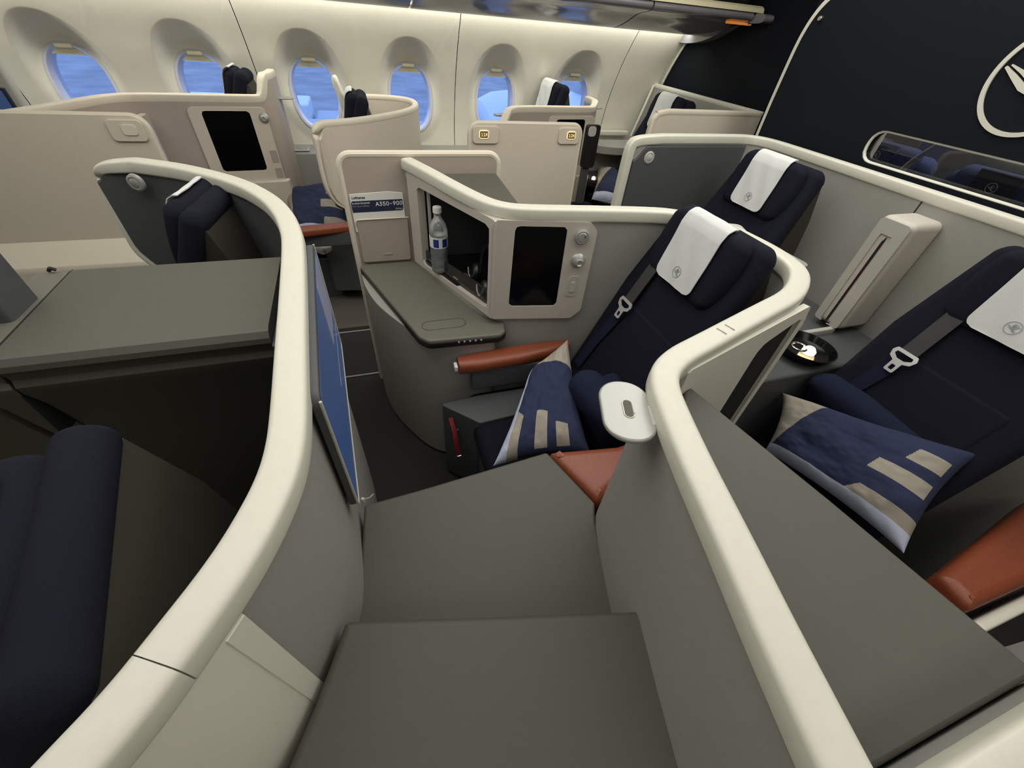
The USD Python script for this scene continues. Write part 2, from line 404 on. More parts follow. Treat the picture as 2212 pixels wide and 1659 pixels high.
# ---- window wall
ZS = [0.0, 0.45, 0.80, 0.95, 1.15, 1.40, 1.56, 1.66]
YS = [3.44, 3.56, 3.585, 3.58, 3.545, 3.445, 3.345, 3.265]
from scipy.interpolate import PchipInterpolator
Yz = PchipInterpolator(ZS, YS)
WX0, WP, WZ, WY = -1.517, 0.635, 1.163, 3.565
WA, WB = 0.150, 0.205       # window opening half axes
def sstep(t): t = np.clip(t, 0, 1); return t * t * (3 - 2 * t)
def oval(th, a, b, p=2.35):
    c, s = np.cos(th), np.sin(th)
    return 1.0 / (np.abs(c / a) ** p + np.abs(s / b) ** p) ** (1 / p)
def window_cell(xc, xl, xr, zb, zt):
    corners = [math.atan2(z - WZ, x - xc) for x in (xl, xr) for z in (zb, zt)]
    th = np.unique(np.concatenate([np.linspace(-math.pi, math.pi, 150, endpoint=False), corners]))
    ri = oval(th, WA, WB)
    ro = np.where(np.sin(th) > 0, oval(th, 0.225, 0.355, 2.2), oval(th, 0.225, 0.30, 2.2))
    c, s = np.cos(th), np.sin(th)
    rr = np.minimum(np.where(c > 0, (xr - xc) / np.maximum(c, 1e-9), (xl - xc) / np.minimum(c, -1e-9)), np.where(s > 0, (zt - WZ) / np.maximum(s, 1e-9), (zb - WZ) / np.minimum(s, -1e-9)))
    ro = np.minimum(ro, rr * 0.985); rings = []
    for u in list(np.linspace(0, 1, 18)) + [1.25, 1.5, 1.75, 2.0]:
        r = ri + (ro - ri) * u if u <= 1 else ro + (rr - ro) * (u - 1)
        x, z = xc + r * c, WZ + r * s
        w = 1 - sstep(u) if u < 1 else np.zeros_like(r)
        w = w * 1.0
        y = Yz(z) * (1 - w) + WY * w
        rings.append(np.c_[x, y, z])
    return loft(rings, cap=False)
wall_s = Thing('wall_starboard', 'cream curved side wall with a row of oval windows', 'wall', (0, 3.5, 0), kind='structure')
def plain_panel(xl, xr, zb=0.0, zt=1.66, off=0.0):
    z = np.linspace(zb, zt, 30); rings = [np.c_[np.full(30, x), Yz(z) + off, z] for x in np.linspace(xl, xr, 5)]
    return loft(rings, cap=False, closed=False)
WIN = {k: WX0 + WP * k for k in range(-2, 6)}
G = 0.0022
for a in range(-2, 6, 2):
    xl = WIN[a] - WP / 2 + G; xm = WIN[a] + WP / 2; xr = WIN[a + 1] + WP / 2 - G
    m = cat_(window_cell(WIN[a], xl, xm, 0.62, 1.66), window_cell(WIN[a + 1], xm, xr, 0.62, 1.66))
    m.merge_vertices(digits_vertex=5)
    wall_s.part('panel', m, 'wall_cream', smooth=50)
wall_s.part('panel', plain_panel(WIN[5] + WP / 2 + G, XA, 0.62), 'wall_cream', smooth=50)
wall_s.part('panel', plain_panel(XF, WIN[-2] - WP / 2 - G, 0.62), 'wall_cream', smooth=50)
wall_s.part('panel_foot', rbox(.27, .05, .036, .008, 2, (2.09, 3.535, .975)), 'rail_cream')
wall_s.part('lower_panel', plain_panel(XF, XA, 0.0, 0.62), 'warm_grey_panel', smooth=50)
for k in (-2, 0, 2, 4, 6):
    x = WX0 + WP * k - WP / 2
    wall_s.part('seam_backing', plain_panel(x - 0.02, x + 0.02, 0.6, 1.66, 0.012), 'matte_black', smooth=50)
for k, xc in WIN.items():
    w = Thing(f'window_{k + 3}', None, None, (xc, WY, WZ), kind='structure')
    th = np.linspace(0, 2 * math.pi, 72, endpoint=False)
    def ring(a, b, y): r = oval(th, a, b); return np.c_[xc + r * np.cos(th), np.full(72, y), WZ + r * np.sin(th)]
    w.part('window_liner', loft([ring(WA + .012, WB + .012, WY + .002), ring(WA + .002, WB + .002, WY - .008), ring(WA - .010, WB - .010, WY - .006), ring(WA - .014, WB - .014, WY + .03), ring(WA - .020, WB - .020, WY + .085), ring(WA + .02, WB + .02, WY + .085), ring(WA + .012, WB + .012, WY + .002)], cap=False), 'window_liner', smooth=40)
    v = ring(WA - .014, WB - .014, WY + .05); vv, ff = tri2(v[:, [0, 2]])
    w.part('pane', tm(np.c_[vv[:, 0], np.full(len(vv), WY + .05), vv[:, 1]], ff), 'window_pane', smooth=False)
    w.part('shade_tab', rbox(0.085, 0.022, 0.022, 0.010, 3, (xc, WY - .012, WZ + WB - .012)), 'shade_tab_yellow')
    sh = [(x, z) for x, z in zip((WA - .014) * np.cos(np.linspace(0.9, math.pi - 0.9, 24)), (WB - .012) * np.sin(np.linspace(0.9, math.pi - 0.9, 24)))]
    vv, ff = tri2(np.array([(xc + x, WZ + z) for x, z in sh]))
    w.part('shade_edge', tm(np.c_[vv[:, 0], np.full(len(vv), WY + .012), vv[:, 1]], ff), 'shade_tab_yellow', smooth=False)
# ledge along the wall foot of the windows
single('trim_1', slab([(XF, 3.38), (XA - .05, 3.38), (XA - .05, 3.62), (XF, 3.62)], 0.60, 0.865, 0.02, 0.005, 60), 'grey_panel', 'grey ledge along the wall below the windows', 'ledge', 'structure')

# ---- bulkheads
def plate_yz(pts, x0, th, b=0.004, r=0.0, n=0, hole=None):
    P = Polygon(pts, [hole] if hole is not None else [])
    m = trimesh.creation.extrude_polygon(P, th, engine='earcut'); v = m.vertices
    m2 = tm(np.c_[x0 + v[:, 2], v[:, 0], v[:, 1]], m.faces)
    return m2
slot = roundpoly([(1.365, 1.303), (1.365, 1.421), (0.47, 1.421), (0.47, 1.303)], 0.05, 96)
bk = [(1.933, 0), (1.935, 1.43), (1.928, 1.64), (1.914, 1.71), (1.893, 1.76), (1.86, 1.80), (1.78, 1.86), (1.6, 1.93), (1.2, 2.0), (.7, 2.0), (.3, 1.93), (.06, 1.80), (.0, 1.70), (-.03, 1.43), (-.03, 0)]
bks = np.vstack([bk[:1], chaikin(bk[1:-1], 2), bk[-1:]])
bt = Thing('wall_aft_centre', 'dark navy bulkhead panel with thin pale rim behind the centre seats', 'bulkhead', (BX, 0.95, 0), kind='structure')
bt.part('panel', plate_yz(bks, BX, 0.05, hole=slot), 'bulkhead_navy', smooth=False)
bt.part('rim', rail(np.c_[np.full(len(bks), BX + .01), bks], 0.012, 0.05, 260, 10), 'bulkhead_rim')
bt.part('slot_rim', tube(np.c_[np.full(97, BX + .01), np.vstack([slot, slot[:1]])], 0.008, 200, 8), 'bulkhead_rim')
vv, ff = tri2(slot); bt.part('pane', tm(np.c_[np.full(len(vv), BX + .03), vv], ff), 'window_pane', smooth=False)
bt.part('stud', basis(lathe([(0.001, .012), (.008, .012), (.011, .006), (.011, 0)], 16), (BX, 1.862, 1.74), (0, 1, 0), (0, 0, 1), (-1, 0, 0)), 'chrome')
em = bt.part('emblem_ring', basis(annulus(.133, .146, .006, 64), (BX, .955, 1.62), (0, -1, 0), (0, 0, 1), (-1, 0, 0)), 'bulkhead_rim')
bt.part('emblem_bird', basis(crane(.15, .006), (BX, .955, 1.62), (0, -1, 0), (0, 0, 1), (-1, 0, 0)), 'bulkhead_rim')
single('wall_aft_side', plate_yz([(1.99, 0), (3.63, 0), (3.63, 2.40), (1.99, 2.40)], XA, 0.05), 'bulkhead_navy', 'dark navy bulkhead between window wall and aisle', 'bulkhead', 'structure', smooth=False)
zz = np.linspace(0.6, 1.62, 20)
single('trim_2', rail(np.c_[np.full(20, XA - .01), Yz(zz) - .006, zz], 0.016, 0.016, 40, 8), 'rail_cream', 'pale edge strip where side wall meets navy bulkhead', 'trim', 'structure')
yy = np.linspace(1.90, 2.16, 60)
single('curtain', loft([np.c_[2.30 + .022 * np.sin(yy * 95) + o, yy, np.full(60, z)] for o in (0,) for z in (0.02, 0.8, 1.5, 2.3)], cap=False, closed=False), 'curtain_black', 'black folded curtain closing the aisle beside the bulkhead', 'curtain', smooth=True)

# ---- overhead bins along the windows
prof = [(3.30, 1.668), (3.40, 1.640), (3.435, 1.612), (3.317, 1.597), (3.17, 1.600), (3.02, 1.626), (2.90, 1.671), (2.815, 1.712), (2.753, 1.722), (2.62, 1.722), (2.56, 1.728), (2.55, 1.755), (2.58, 1.768), (2.64, 1.768), (2.64, 1.755), (3.30, 1.74)]
prof2 = [(3.16, 1.70), (3.145, 1.66), (3.07, 1.640), (2.98, 1.655), (2.88, 1.682), (2.80, 1.712), (2.74, 1.722), (2.66, 1.728), (2.635, 1.745), (2.64, 1.768), (2.66, 1.775), (2.70, 1.772), (2.70, 1.765), (3.16, 1.76)]
bins = Thing('overhead_bin', 'dark glossy overhead bin with open cream tray above windows', 'overhead bin', (0, 2.9, 1.6))
for xl, xr in ((XF, -2.19), (-2.18, -0.92), (-0.91, 0.36), (0.37, 1.64), (1.65, XA - 0.08)):
    rings = [[(x, y, z) for y, z in chaikin(prof2, 2, True)] for x in (xl, xr)]
    bins.part('bin_bottom', loft(rings), 'bin_shell', smooth=40)
rings = [[(x, y, z) for y, z in chaikin(prof, 2, True)] for x in (XA - 0.07, XA - 0.002)]
bins.part('end_rib', loft(rings), 'bin_shell', smooth=40)
bins.part('inner_back', loft([[(x, y, z) for y, z in ((3.25, 1.76), (3.2, 2.1), (2.95, 2.3), (2.6, 2.36), (2.6, 2.38), (3.0, 2.34), (3.28, 2.1), (3.3, 1.76))] for x in (XF, XA - .01)]), 'bin_cream', smooth=30)
bins.part('rear_strip', loft([[(x, y, z) for y, z in ((3.268, 1.652), (3.31, 1.80), (3.34, 1.80), (3.30, 1.652))] for x in (XF, XA)]), 'bin_cream', smooth=30)
bins.part('tray_lip', loft([[(x, y, z) for y, z in ((2.632, 1.770), (2.64, 1.79), (2.66, 1.80), (2.68, 1.79), (2.68, 1.77))] for x in (XF, XA - .02)]), 'bin_cream', smooth=30)
bins.part('tray_floor', trimesh.creation.box((XA - XF - .1, .5, .008), trimesh.transformations.translation_matrix(((XA + XF) / 2, 2.97, 1.782))), 'bin_cream', smooth=False)
bins.part('reading_spot', rbox(.16, .05, .012, .005, 2, (2.30, 2.70, 1.718)), 'orange_glow')
single('trim_3', loft([[(x, y, z) for y, z in ((3.245, 1.675), (3.247, 1.662), (3.265, 1.655), (3.285, 1.66), (3.29, 1.675))] for x in (XF, XA - .02)]), 'rail_cream', 'pale cove strip running above the side wall', 'trim', 'structure')
Thing_bag = Thing('cabin_bag', 'dark soft bag lying in the open overhead bin', 'bag', (2.25, 2.9, 1.786))
Thing_bag.part('body', rbox(.34, .26, .16, .05, 4, (2.22, 2.86, 1.868)), 'curtain_black'); Thing_bag.part('strap', tube([(2.1, 2.74, 1.82), (2.16, 2.71, 1.87), (2.26, 2.71, 1.86), (2.32, 2.74, 1.82)], .008), 'belt_grey')
bx = Thing('paper_bag', 'white paper bag with a red spot in the open bin', 'bag', (1.94, 2.8, 1.786))
bx.part('body', rbox(.20, .16, .10, .012, 2, (1.94, 2.80, 1.838)), 'paper_white'); bx.part('spot', rbox(.035, .004, .035, .0018, 1, (1.90, 2.718, 1.83)), 'red_strap')

# ================================================================ SEATS
def make_seat(name, label, x0, y0, rz=0.0, dz=0.0, belt=True, hr=1.0, recline=22.7, group=None, wid=1.0):
    """a navy seat facing local +X; origin on the floor under the cushion's back edge"""
    t = Thing(name, label, 'chair', (x0, y0, 0), math.pi + rz, group)
    A = lambda n, m, mt, **k: t.part(n, m, mt, world=False, **k)
    A('base', rbox(.42, .46 * wid, .33, .02, 2, (.18, 0, .165)), 'dark_grey_panel')
    c = rbox(.45, .50 * wid, .13, .05, 5, (.185, 0, .395))
    A('seat_cushion', c, 'navy_fabric')
    # backrest: built upright then tilted
    b = rbox(.072, .48, .90, .034, 7)
    v = b.vertices.copy(); u = np.clip((v[:, 2] - .16) / .29, 0, 1); v[:, 1] *= 1 - 0.20 * u ** 2.2; v[:, 1] *= wid
    b = tm(v, b.faces); b = rot(b, 'y', -recline)
    z0 = .815 + dz; X0 = -.206
    A('backrest', mov(b, (X0, 0, z0)), 'navy_fabric')
    A('lumbar_panel', mov(rot(rbox(.030, .34 * wid, .40, .014, 3), 'y', -recline), (X0 + .028 + .042, 0, z0 - .10)), 'navy_fabric')
    pr_ = [(-.370, 1.190), (-.396, 1.178), (-.44, 1.03), (-.47, .80), (-.48, .40), (-.25, .40), (-.24, .70), (-.345, 1.03)]
    rr = [[(x, y * wid, z + dz) for x, z in pr_] for y in (-.19, .19)]
    A('back_shell', loft(rr), 'back_shell_grey', smooth=20)
    A('shell_button', basis(lathe([(.001, .004), (.008, .004), (.010, 0)], 14), (-.455, -.03, .96 + dz), (0, 1, 0), (0, 0, 1), (-1, 0, 0)), 'matte_black')
    p = rbox(.070, .35, .235, .035, 7); v = p.vertices.copy(); u = np.abs(v[:, 2]) / .1175; v[:, 1] *= (1 - .16 * u ** 2.6) * wid; v[:, 0] += .30 * np.abs(v[:, 1]) ** 2
    p = rot(tm(v, p.faces), 'y', -13); hc = np.array((-.300, 0, 1.128 + dz))
    A('headrest', mov(p, hc), 'navy_fabric')
    th = math.radians(13); R = lambda x, z: (hc[0] + x * math.cos(th) - z * math.sin(th), hc[2] + x * math.sin(th) + z * math.cos(th))
    pf = [(.039, -.098), (.039, -.06), (.039, 0), (.039, .05), (.0385, .085), (.032, .106), (.018, .119), (.006, .1215)]
    pf = resamp(pf, 44); L = np.r_[0, np.cumsum(np.linalg.norm(np.diff(pf, axis=0), axis=1))]
    W = .092 * hr; rc = .026; ny = 15
    def rows(off):
        out = []
        for (x, z), s in zip(pf, L):
            w = W if s > rc else W - rc + math.sqrt(max(0, rc * rc - (rc - s) ** 2))
            yy = np.linspace(-w, w, ny)
            nx, nz = (1, 0) if z < .08 else (x / .05, .9)
            l = math.hypot(nx, nz); nx, nz = nx / l, nz / l
            X, Z = R(x + nx * off, z + nz * off)
            out.append(np.c_[X + .30 * yy ** 2 + .0010 * np.sin(yy * 70 + s * 40), yy, np.full(ny, Z)])
        return out
    f_, b_ = rows(.006), rows(.003)
    rings = [np.vstack([a, q[::-1]]) for a, q in zip(f_, b_)]
    cp = A('headrest_cover', loft(rings), 'white_cloth', smooth=40, label='white cloth headrest cover')
    n = np.array([math.cos(th), 0, math.sin(th)]); up = np.array([-math.sin(th), 0, math.cos(th)])
    X, Z = R(.0468, -.055)
    e = cat_(annulus(.0165, .0178, .0008, 40), crane(.017, .0008))
    A('emblem', basis(e, (X, 0, Z), (0, 1, 0), up, n), 'emblem_grey', label='faint ring emblem', parent=cp)
    if belt:
        tl = math.radians(recline); d = np.array([-math.sin(tl), 0, math.cos(tl)]); nn = np.array([math.cos(tl), 0, math.sin(tl)])
        o = np.array([X0, -.118, z0]) + nn * .046
        up0 = ribbon([o + d * s + nn * h + np.array([0, .0, 0]) for s, h in ((.29, 0), (.22, .006), (.14, .010), (.085, .012))], (0, 1, .0), .048, .004)
        A('shoulder_belt', up0, 'belt_grey')
        lo = ribbon([o + d * s + nn * h + np.array([0, dy, 0]) for s, h, dy in ((.035, .004, -.006), (-.04, .004, -.02), (-.12, .004, -.035), (-.26, .006, -.045))], (0, 1, .0), .046, .003)
        A('lap_belt', lo, 'navy_blanket')
        # buckle tongue: loop plate with stem
        out = [(-.028, .018), (.028, .018), (.034, .006), (.028, -.010), (.013, -.017), (.0125, -.048), (-.0125, -.048), (-.013, -.017), (-.028, -.010), (-.034, .006)]
        hol = [[(-.022, .009), (.022, .009), (.024, .001), (.010, -.008), (-.010, -.008), (-.024, .001)], [(-.0055, -.026), (.0055, -.026), (.0055, -.041), (-.0055, -.041)]]
        po = Polygon(roundpoly(out, .004, 80), [roundpoly(h, .002, 40) for h in hol])
        bm = trimesh.creation.extrude_polygon(po, .004, engine='earcut')
        A('buckle', basis(tm(bm.vertices * np.array([1.15, 1.15, 1]), bm.faces), o + d * .065 + nn * .016, (0, 1, 0), d, nn), 'buckle_silver', smooth=20)
    return t

# ---- pillows
def pillow(name, label, FR, FL, NR, NL, H, seed=1, group=None):
    """corners: F end carries the grey corner, N end the stripes; L side carries the pale edge band"""
    FR, FL, NR, NL = map(V3, (FR, FL, NR, NL)); o = (FR + FL + NR + NL) / 4
    U = (NR + NL - FR - FL); Vv = (FR + NR - FL - NL); U /= np.linalg.norm(U); N = np.cross(U, Vv); N /= np.linalg.norm(N)
    if N[2] < 0: N = -N
    nu, nv = 181, 131
    u = np.linspace(-1, 1, nu); v = np.linspace(-1, 1, nv); A, B = np.meshgrid(u, v, indexing='ij')
    th = (np.clip(1 - A ** 4, 0, 1) ** .55) * (np.clip(1 - B ** 4, 0, 1) ** .55)
    pin = 1 - .10 * (1 - A ** 2) * (np.abs(B) ** 3); pin2 = 1 - .08 * (1 - B ** 2) * (np.abs(A) ** 3)
    wr = meshkit.fbm(np.stack([A * 2.6 + seed * 7, B * 2.6, 0 * A], -1), 3, seed) - .5
    A2, B2 = A * pin2, B * pin
    base = ((1 - A2) * (1 + B2))[..., None] * FR / 4 + ((1 - A2) * (1 - B2))[..., None] * FL / 4 + ((1 + A2) * (1 + B2))[..., None] * NR / 4 + ((1 + A2) * (1 - B2))[..., None] * NL / 4
    up = H * (.62 + .22 * wr) * th; dn = -H * .38 * th
    def P(Z): return base + Z[..., None] * N
    def faces(mask):
        i, j = np.nonzero(mask); q = i * nv + j
        return np.stack([q, q + nv, q + nv + 1, q + 1], 1)
    ca, cb = (A[:-1, :-1] + A[1:, 1:]) / 2, (B[:-1, :-1] + B[1:, 1:]) / 2
    edge = cb < -.74
    corner = ca < -1 + .33 * (cb + 1)
    st = lambda lo, hi, s0: (cb > lo) & (cb < hi) & (ca > s0 + .25 * (cb + .2)) & (ca < .93)
    stripe1, stripe2, stripe3 = st(.32, .60, .42), st(-.16, .12, .27), (cb > -.74) & (cb < -.50) & (ca > .22 + .6 * (cb + .66)) 
    t = Thing(name, label, 'pillow', o, 0, group)
    top, bot = P(up).reshape(-1, 3), P(dn).reshape(-1, 3)
    def put(nm, vv, mask, m, inv):
        f = faces(mask)
        if not len(f): return
        f = f[:, ::-1] if inv else f
        mm = tm(vv, f); mm.remove_unreferenced_vertices(); t.part(nm, mm, m, smooth=True)
    s = np.dot(np.cross(U, Vv), N) < 0
    cor = corner & ~edge; s1 = stripe1 & ~corner; s2 = stripe2 & ~corner; s3 = stripe3 & ~corner & ~edge
    put('cover', top, ~(edge | cor | s1 | s2 | s3), 'navy_cotton', s)
    put('corner_patch', top, cor, 'grey_cotton', s)
    for q in (s1, s2, s3): put('stripe', top, q, 'grey_cotton', s)
    put('edge_band', top, edge, 'pale_blue_cotton', s)
    put('underside', bot, np.ones_like(edge), 'grey_cotton', not s)
    return t

# ================================================================ CENTRE UNIT: seat with its shell (middle of the picture)
chA = make_seat('cabin_chair', 'navy airline chair with white headrest cover inside the rounded cream-railed shell at centre', 0.66, 0.955)
rA = [(.165, 1.85), (.23, 1.69), (.292, 1.515), (.345, 1.385), (.385, 1.315), (.44, 1.275), (.52, 1.258), (.62, 1.243), (.76, 1.222), (.89, 1.20), (.98, 1.178), (1.06, 1.12), (1.108, 1.02), (1.121, .93), (1.127, .85), (1.118, .775), (1.095, .715), (1.03, .655), (.95, .607), (.83, .568), (.70, .524), (.60, .490), (.52, .464), (.468, .433), (.442, .395), (.424, .345), (.394, .243), (.374, .163), (.358, .10), (.338, .025), (.312, -.085)]
rA = chaikin(rA, 2)
shA = Thing('privacy_shell', 'grey privacy shell with thick cream rail wrapping around the centre seat', 'seat shell', (.75, .9, 0))
zt = lambda z: (lambda P: np.c_[P, np.full(len(P), z)])
def cut(P, a, b):
    L = np.r_[0, np.cumsum(np.linalg.norm(np.diff(P, axis=0), axis=1))]; s = np.linspace(a * L[-1], b * L[-1], 200)
    return np.stack([np.interp(s, L, P[:, k]) for k in range(P.shape[1])], 1)
shA.part('shell_wall', wall(rA, lambda q: 1.13 if q < .70 else 0.02, 1.19, 0.034, 260), 'grey_panel')
LA = np.r_[0, np.cumsum(np.linalg.norm(np.diff(rA, axis=0), axis=1))]
shA.part('lower_wall', wall(cut(rA, .01, .72 / LA[-1]), .02, .770, 0.034, 60), 'grey_panel')
shA.part('top_rail', rail(zt(1.177)(rA), .054, .046, 260), 'rail_cream')
# latch on the rail
for dx in (-.014, .014):
    shA.part('rail_notch', basis(rbox(.003, .024, .004, .0014, 1), (.668 + dx, .512 + dx * .3, 1.2002), (.958, .287, 0), (-.287, .958, 0), (0, 0, 1)), 'grey_trim')
# moulded fascia around storage and mirror
AP, AQ = (.168, 1.80), (.338, 1.355)       # slanted part, inner face
BP, BQ = (.44, 1.252), (.89, 1.172)        # part beside the seat, inner face
shA.part('fascia', frame_plate(AP, AQ, [(-.03, .762), (.585, .782), (.585, 1.160), (-.03, 1.156)], [[(.052, .785), (.555, .812), (.555, 1.133), (.052, 1.120)]], .034, -.030, .002, .016), 'warm_grey_panel', smooth=25)
shA.part('fascia', frame_plate(BP, BQ, [(-.075, .776), (.255, .776), (.292, .815), (.292, 1.13), (.262, 1.160), (-.075, 1.160)], [[(.000, .834), (.188, .834), (.184, 1.142), (.004, 1.142)]], .016, -.010, .022, .014), 'warm_grey_panel', smooth=25)
shA.part('mirror_door', upright(BP, BQ, [(-.002, .832), (.190, .832), (.186, 1.144), (.002, 1.144)], .006, .001, .012, 60, -.004), 'black_gloss', label='black glossy door panel')
kn = lathe([(.001, .016), (.014, .0155), (.0175, .013), (.021, .014), (.0245, .012), (.026, .006), (.026, 0)], 36)
k1 = shA.part('coat_knob', on_wall(kn, BP, BQ, .238, 1.112, .006), 'silver_paint', label='round silver push knob')
shA.part('knob_mark', on_wall(mov(rbox(.006, .010, .004, .0015, 1), (.008, .006, .0165)), BP, BQ, .238, 1.112, .006), 'chrome', parent=k1)
rl = shA.part('reading_light', on_wall(lathe([(.007, .020), (.011, .024), (.014, .022), (.018, .010), (.026, .004), (.028, 0)], 36), BP, BQ, .242, 1.022, .006), 'silver_paint', label='silver swivel reading light')
shA.part('lens', on_wall(lathe([(.0005, .018), (.008, .018), (.0085, .012)], 24), BP, BQ, .242, 1.022, .006), 'black_gloss', parent=rl)
ou = shA.part('socket_plate', upright(BP, BQ, [(.215, .875), (.258, .875), (.262, .962), (.222, .962)], .004, .001, .012, 60, .004), 'grey_trim', label='power socket plate')
shA.part('socket', upright(BP, BQ, [(.228, .895), (.248, .895), (.250, .938), (.231, .938)], .003, .001, .006, 40, .0075), 'warm_grey_panel', parent=ou)
# oval fold-out shelf on the near wing
ov = shA.part('oval_shelf', basis(slab([(-.072, -.046), (.072, -.046), (.072, .046), (-.072, .046)], -.005, .005, .004, .044, 96, True), (.366, .381, 1.163), (.344, .938, 0), (-.938, .344, 0), (0, 0, 1)), 'silver_paint', label='oval silver fold-out shelf')
shA.part('slot', basis(slab([(-.019, -.007), (.019, -.007), (.019, .007), (-.019, .007)], .0051, .0060, .0004, .0065, 48), (.367, .380, 1.163), (.344, .938, 0), (-.938, .344, 0), (0, 0, 1)), 'olive_grey_top', parent=ov)
shA.part('slot_rim', basis(tube(np.vstack([np.c_[roundpoly([(-.021, -.009), (.021, -.009), (.021, .009), (-.021, .009)], .0085, 48), np.full(48, .0055)], [[-.021 + .0085, -.009, .0055]]]), .0012, 80, 6), (.367, .380, 1.163), (.344, .938, 0), (-.938, .344, 0), (0, 0, 1)), 'rail_cream', parent=ov)
shA.part('hinge', rot(rbox(.030, .050, .016, .006, 3), 'z', -20).apply_translation((.409, .352, 1.163)), 'grey_trim', parent=ov)
# outward side: moulded panel and black opening facing the rear pair
shA.part('outer_panel', frame_plate((.55, .452), (1.06, .614), [(-.02, .55), (.528, .55), (.528, 1.10), (.490, 1.168), (-.02, 1.172)], [[(.300, .60), (.492, .60), (.488, 1.135), (.318, 1.112), (.300, 1.088)]], .016, -.006, .003, .015), 'wing_panel_light', smooth=25)
shA.part('opening_back', upright((.55, .452), (1.06, .614), [(.28, .59), (.505, .59), (.500, 1.145), (.28, 1.145)], .003, .001, .004, 40, -.004), 'matte_black')

# storage niche with its contents
shA.part('niche_lid', slab([(.19, 1.855), (.548, 1.855), (.520, 1.31), (.408, 1.325)], 1.118, 1.136, .004, .004, 60), 'olive_grey_top')
pol = [(.185, 1.85), (.548, 1.85), (.520, 1.31), (.405, 1.31)]
for a, b in ((0, 1), (1, 2), (2, 3)):
    shA.part('niche_wall', wall([pol[a], pol[b]], .02, 1.118, .010, 6), 'dark_grey_panel')
shA.part('niche_floor', slab([(.180, 1.79), (.54, 1.79), (.515, 1.32), (.365, 1.28), (.345, 1.33)], .785, .800, .002, .002, 60), 'black_plastic')
shA.part('clear_lip', upright(AP, AQ, [(.046, .787), (.560, .815), (.560, .880), (.046, .850)], .006, .001, .004, 40, -.020), 'glass_edge', label='dark see-through lip')
shA.part('light_bar', rbox(.014, .008, .29, .003, 2, (.226, 1.730, .965)), 'grey_trim', label='pale vertical light bar')
bo = Thing('water_bottle', 'clear plastic water bottle with blue and white label in the storage niche', 'bottle', (.245, 1.64, .80))
pr_ = [(.001, 0), (.026, 0), (.030, .004), (.031, .012), (.0285, .020), (.031, .030), (.031, .045), (.0285, .052), (.031, .060), (.031, .085), (.0305, .090), (.0305, .132), (.031, .136), (.031, .150), (.027, .168), (.018, .182), (.0125, .190), (.0125, .205), (.001, .205)]
S = 1.22; at_ = lambda m: mov(tm(m.vertices * S, m.faces), (.245, 1.64, .802))
bo.part('body', at_(lathe(pr_, 40)), 'bottle_water', smooth=40)
bo.part('label_wrap', at_(lathe([(.0313, .094), (.0318, .094), (.0318, .130), (.0313, .130)], 40)), 'paper_white')
for a0, a1 in ((-2.35, -1.75), (-1.35, -.75)):
    a = np.linspace(a0, a1, 10)
    bo.part('label_mark', at_(loft([np.c_[r * np.cos(a), r * np.sin(a), np.full(10, z)] for r, z in ((.0322, .098), (.0322, .126))], cap=False, closed=False)), 'bottle_label_blue', smooth=True)
bo.part('cap', at_(lathe([(.001, .224), (.0135, .224), (.0148, .221), (.0148, .206), (.0125, .205)], 30)), 'paper_white')
hp = Thing('headphones', 'black headphones with a bright silver accent lying in the storage niche', 'headphones', (.37, 1.42, .80))
aa = np.linspace(-.2, math.pi + .2, 40); hc = np.array((.40, 1.43, .905))
hp.part('headband', tube(np.c_[hc[0] + .012 * np.sin(aa), hc[1] + .075 * np.cos(aa), hc[2] + .085 * np.sin(aa)], .010, 60, 10), 'black_plastic')
for y in (1.352, 1.50):
    ec = basis(lathe([(.001, .018), (.028, .017), (.036, .008), (.036, -.008), (.028, -.018), (.001, -.018)], 30), (.375, y, .855), (0, 1, 0), (.25, 0, .97), (-.97, 0, .25))
    e = hp.part('ear_cup', ec, 'black_plastic')
    hp.part('accent', tube([(.345, y - .02, .842), (.342, y, .85), (.345, y + .02, .868)], .0045, 20, 8), 'chrome', parent=e)
shA.part('niche_hook', basis(lathe([(.001, .010), (.010, .009), (.013, 0)], 20), (.425, 1.317, .975), (1, 0, 0), (0, 0, 1), (0, 1, 0)), 'chrome')
nt = Thing('note_card', 'small pale card lying on the niche floor beside the bottle', 'card', (.33, 1.56, .80))
nt.part('card', rot(rbox(.06, .035, .003, .001, 1), 'z', 20).apply_translation((.315, 1.53, .822)), 'grey_cotton')
nt.part('print', rot(rbox(.04, .003, .0006, .0002, 1), 'z', 20).apply_translation((.315, 1.53, .824)), 'emblem_grey')

# partition between seat and far aisle, with literature pocket
pa = Thing('aisle_partition', 'taupe upright partition with literature pocket beside the far aisle', 'partition', (.23, 1.88, .7))
pts = [(0, .70), (.655, .70), (.655, 1.205), (0, 1.205)]
def rr_poly(x0, x1, z0, z1, r, n=60):
    a = np.linspace(math.pi, math.pi / 2, 12); b = np.linspace(math.pi / 2, 0, 12)
    return [(x0, z0)] + [(x0 + r + r * math.cos(t), z1 - r + r * math.sin(t)) for t in a] + [(x1 - r + r * math.cos(t), z1 - r + r * math.sin(t)) for t in b] + [(x1, z0)]
op = np.array(rr_poly(-.100, .562, .02, 1.205, .045))
pa.part('panel', frame_plate((0, 1.868), (1, 1.868), op, [], .026, -.026, 0, 0) if False else basis(trimesh.creation.extrude_polygon(Polygon(op), .024, engine='earcut'), (0, 1.893, 0), (1, 0, 0), (0, 0, 1), (0, -1, 0)), 'taupe_panel', smooth=20)
pa.part('edge_trim', rail(np.c_[op[:, 0], np.full(len(op), 1.881), op[:, 1]], .034, .020, 200, 12) if False else tube(np.c_[op[:, 0], np.full(len(op), 1.881), op[:, 1]], .015, 220, 10), 'beige_edge')
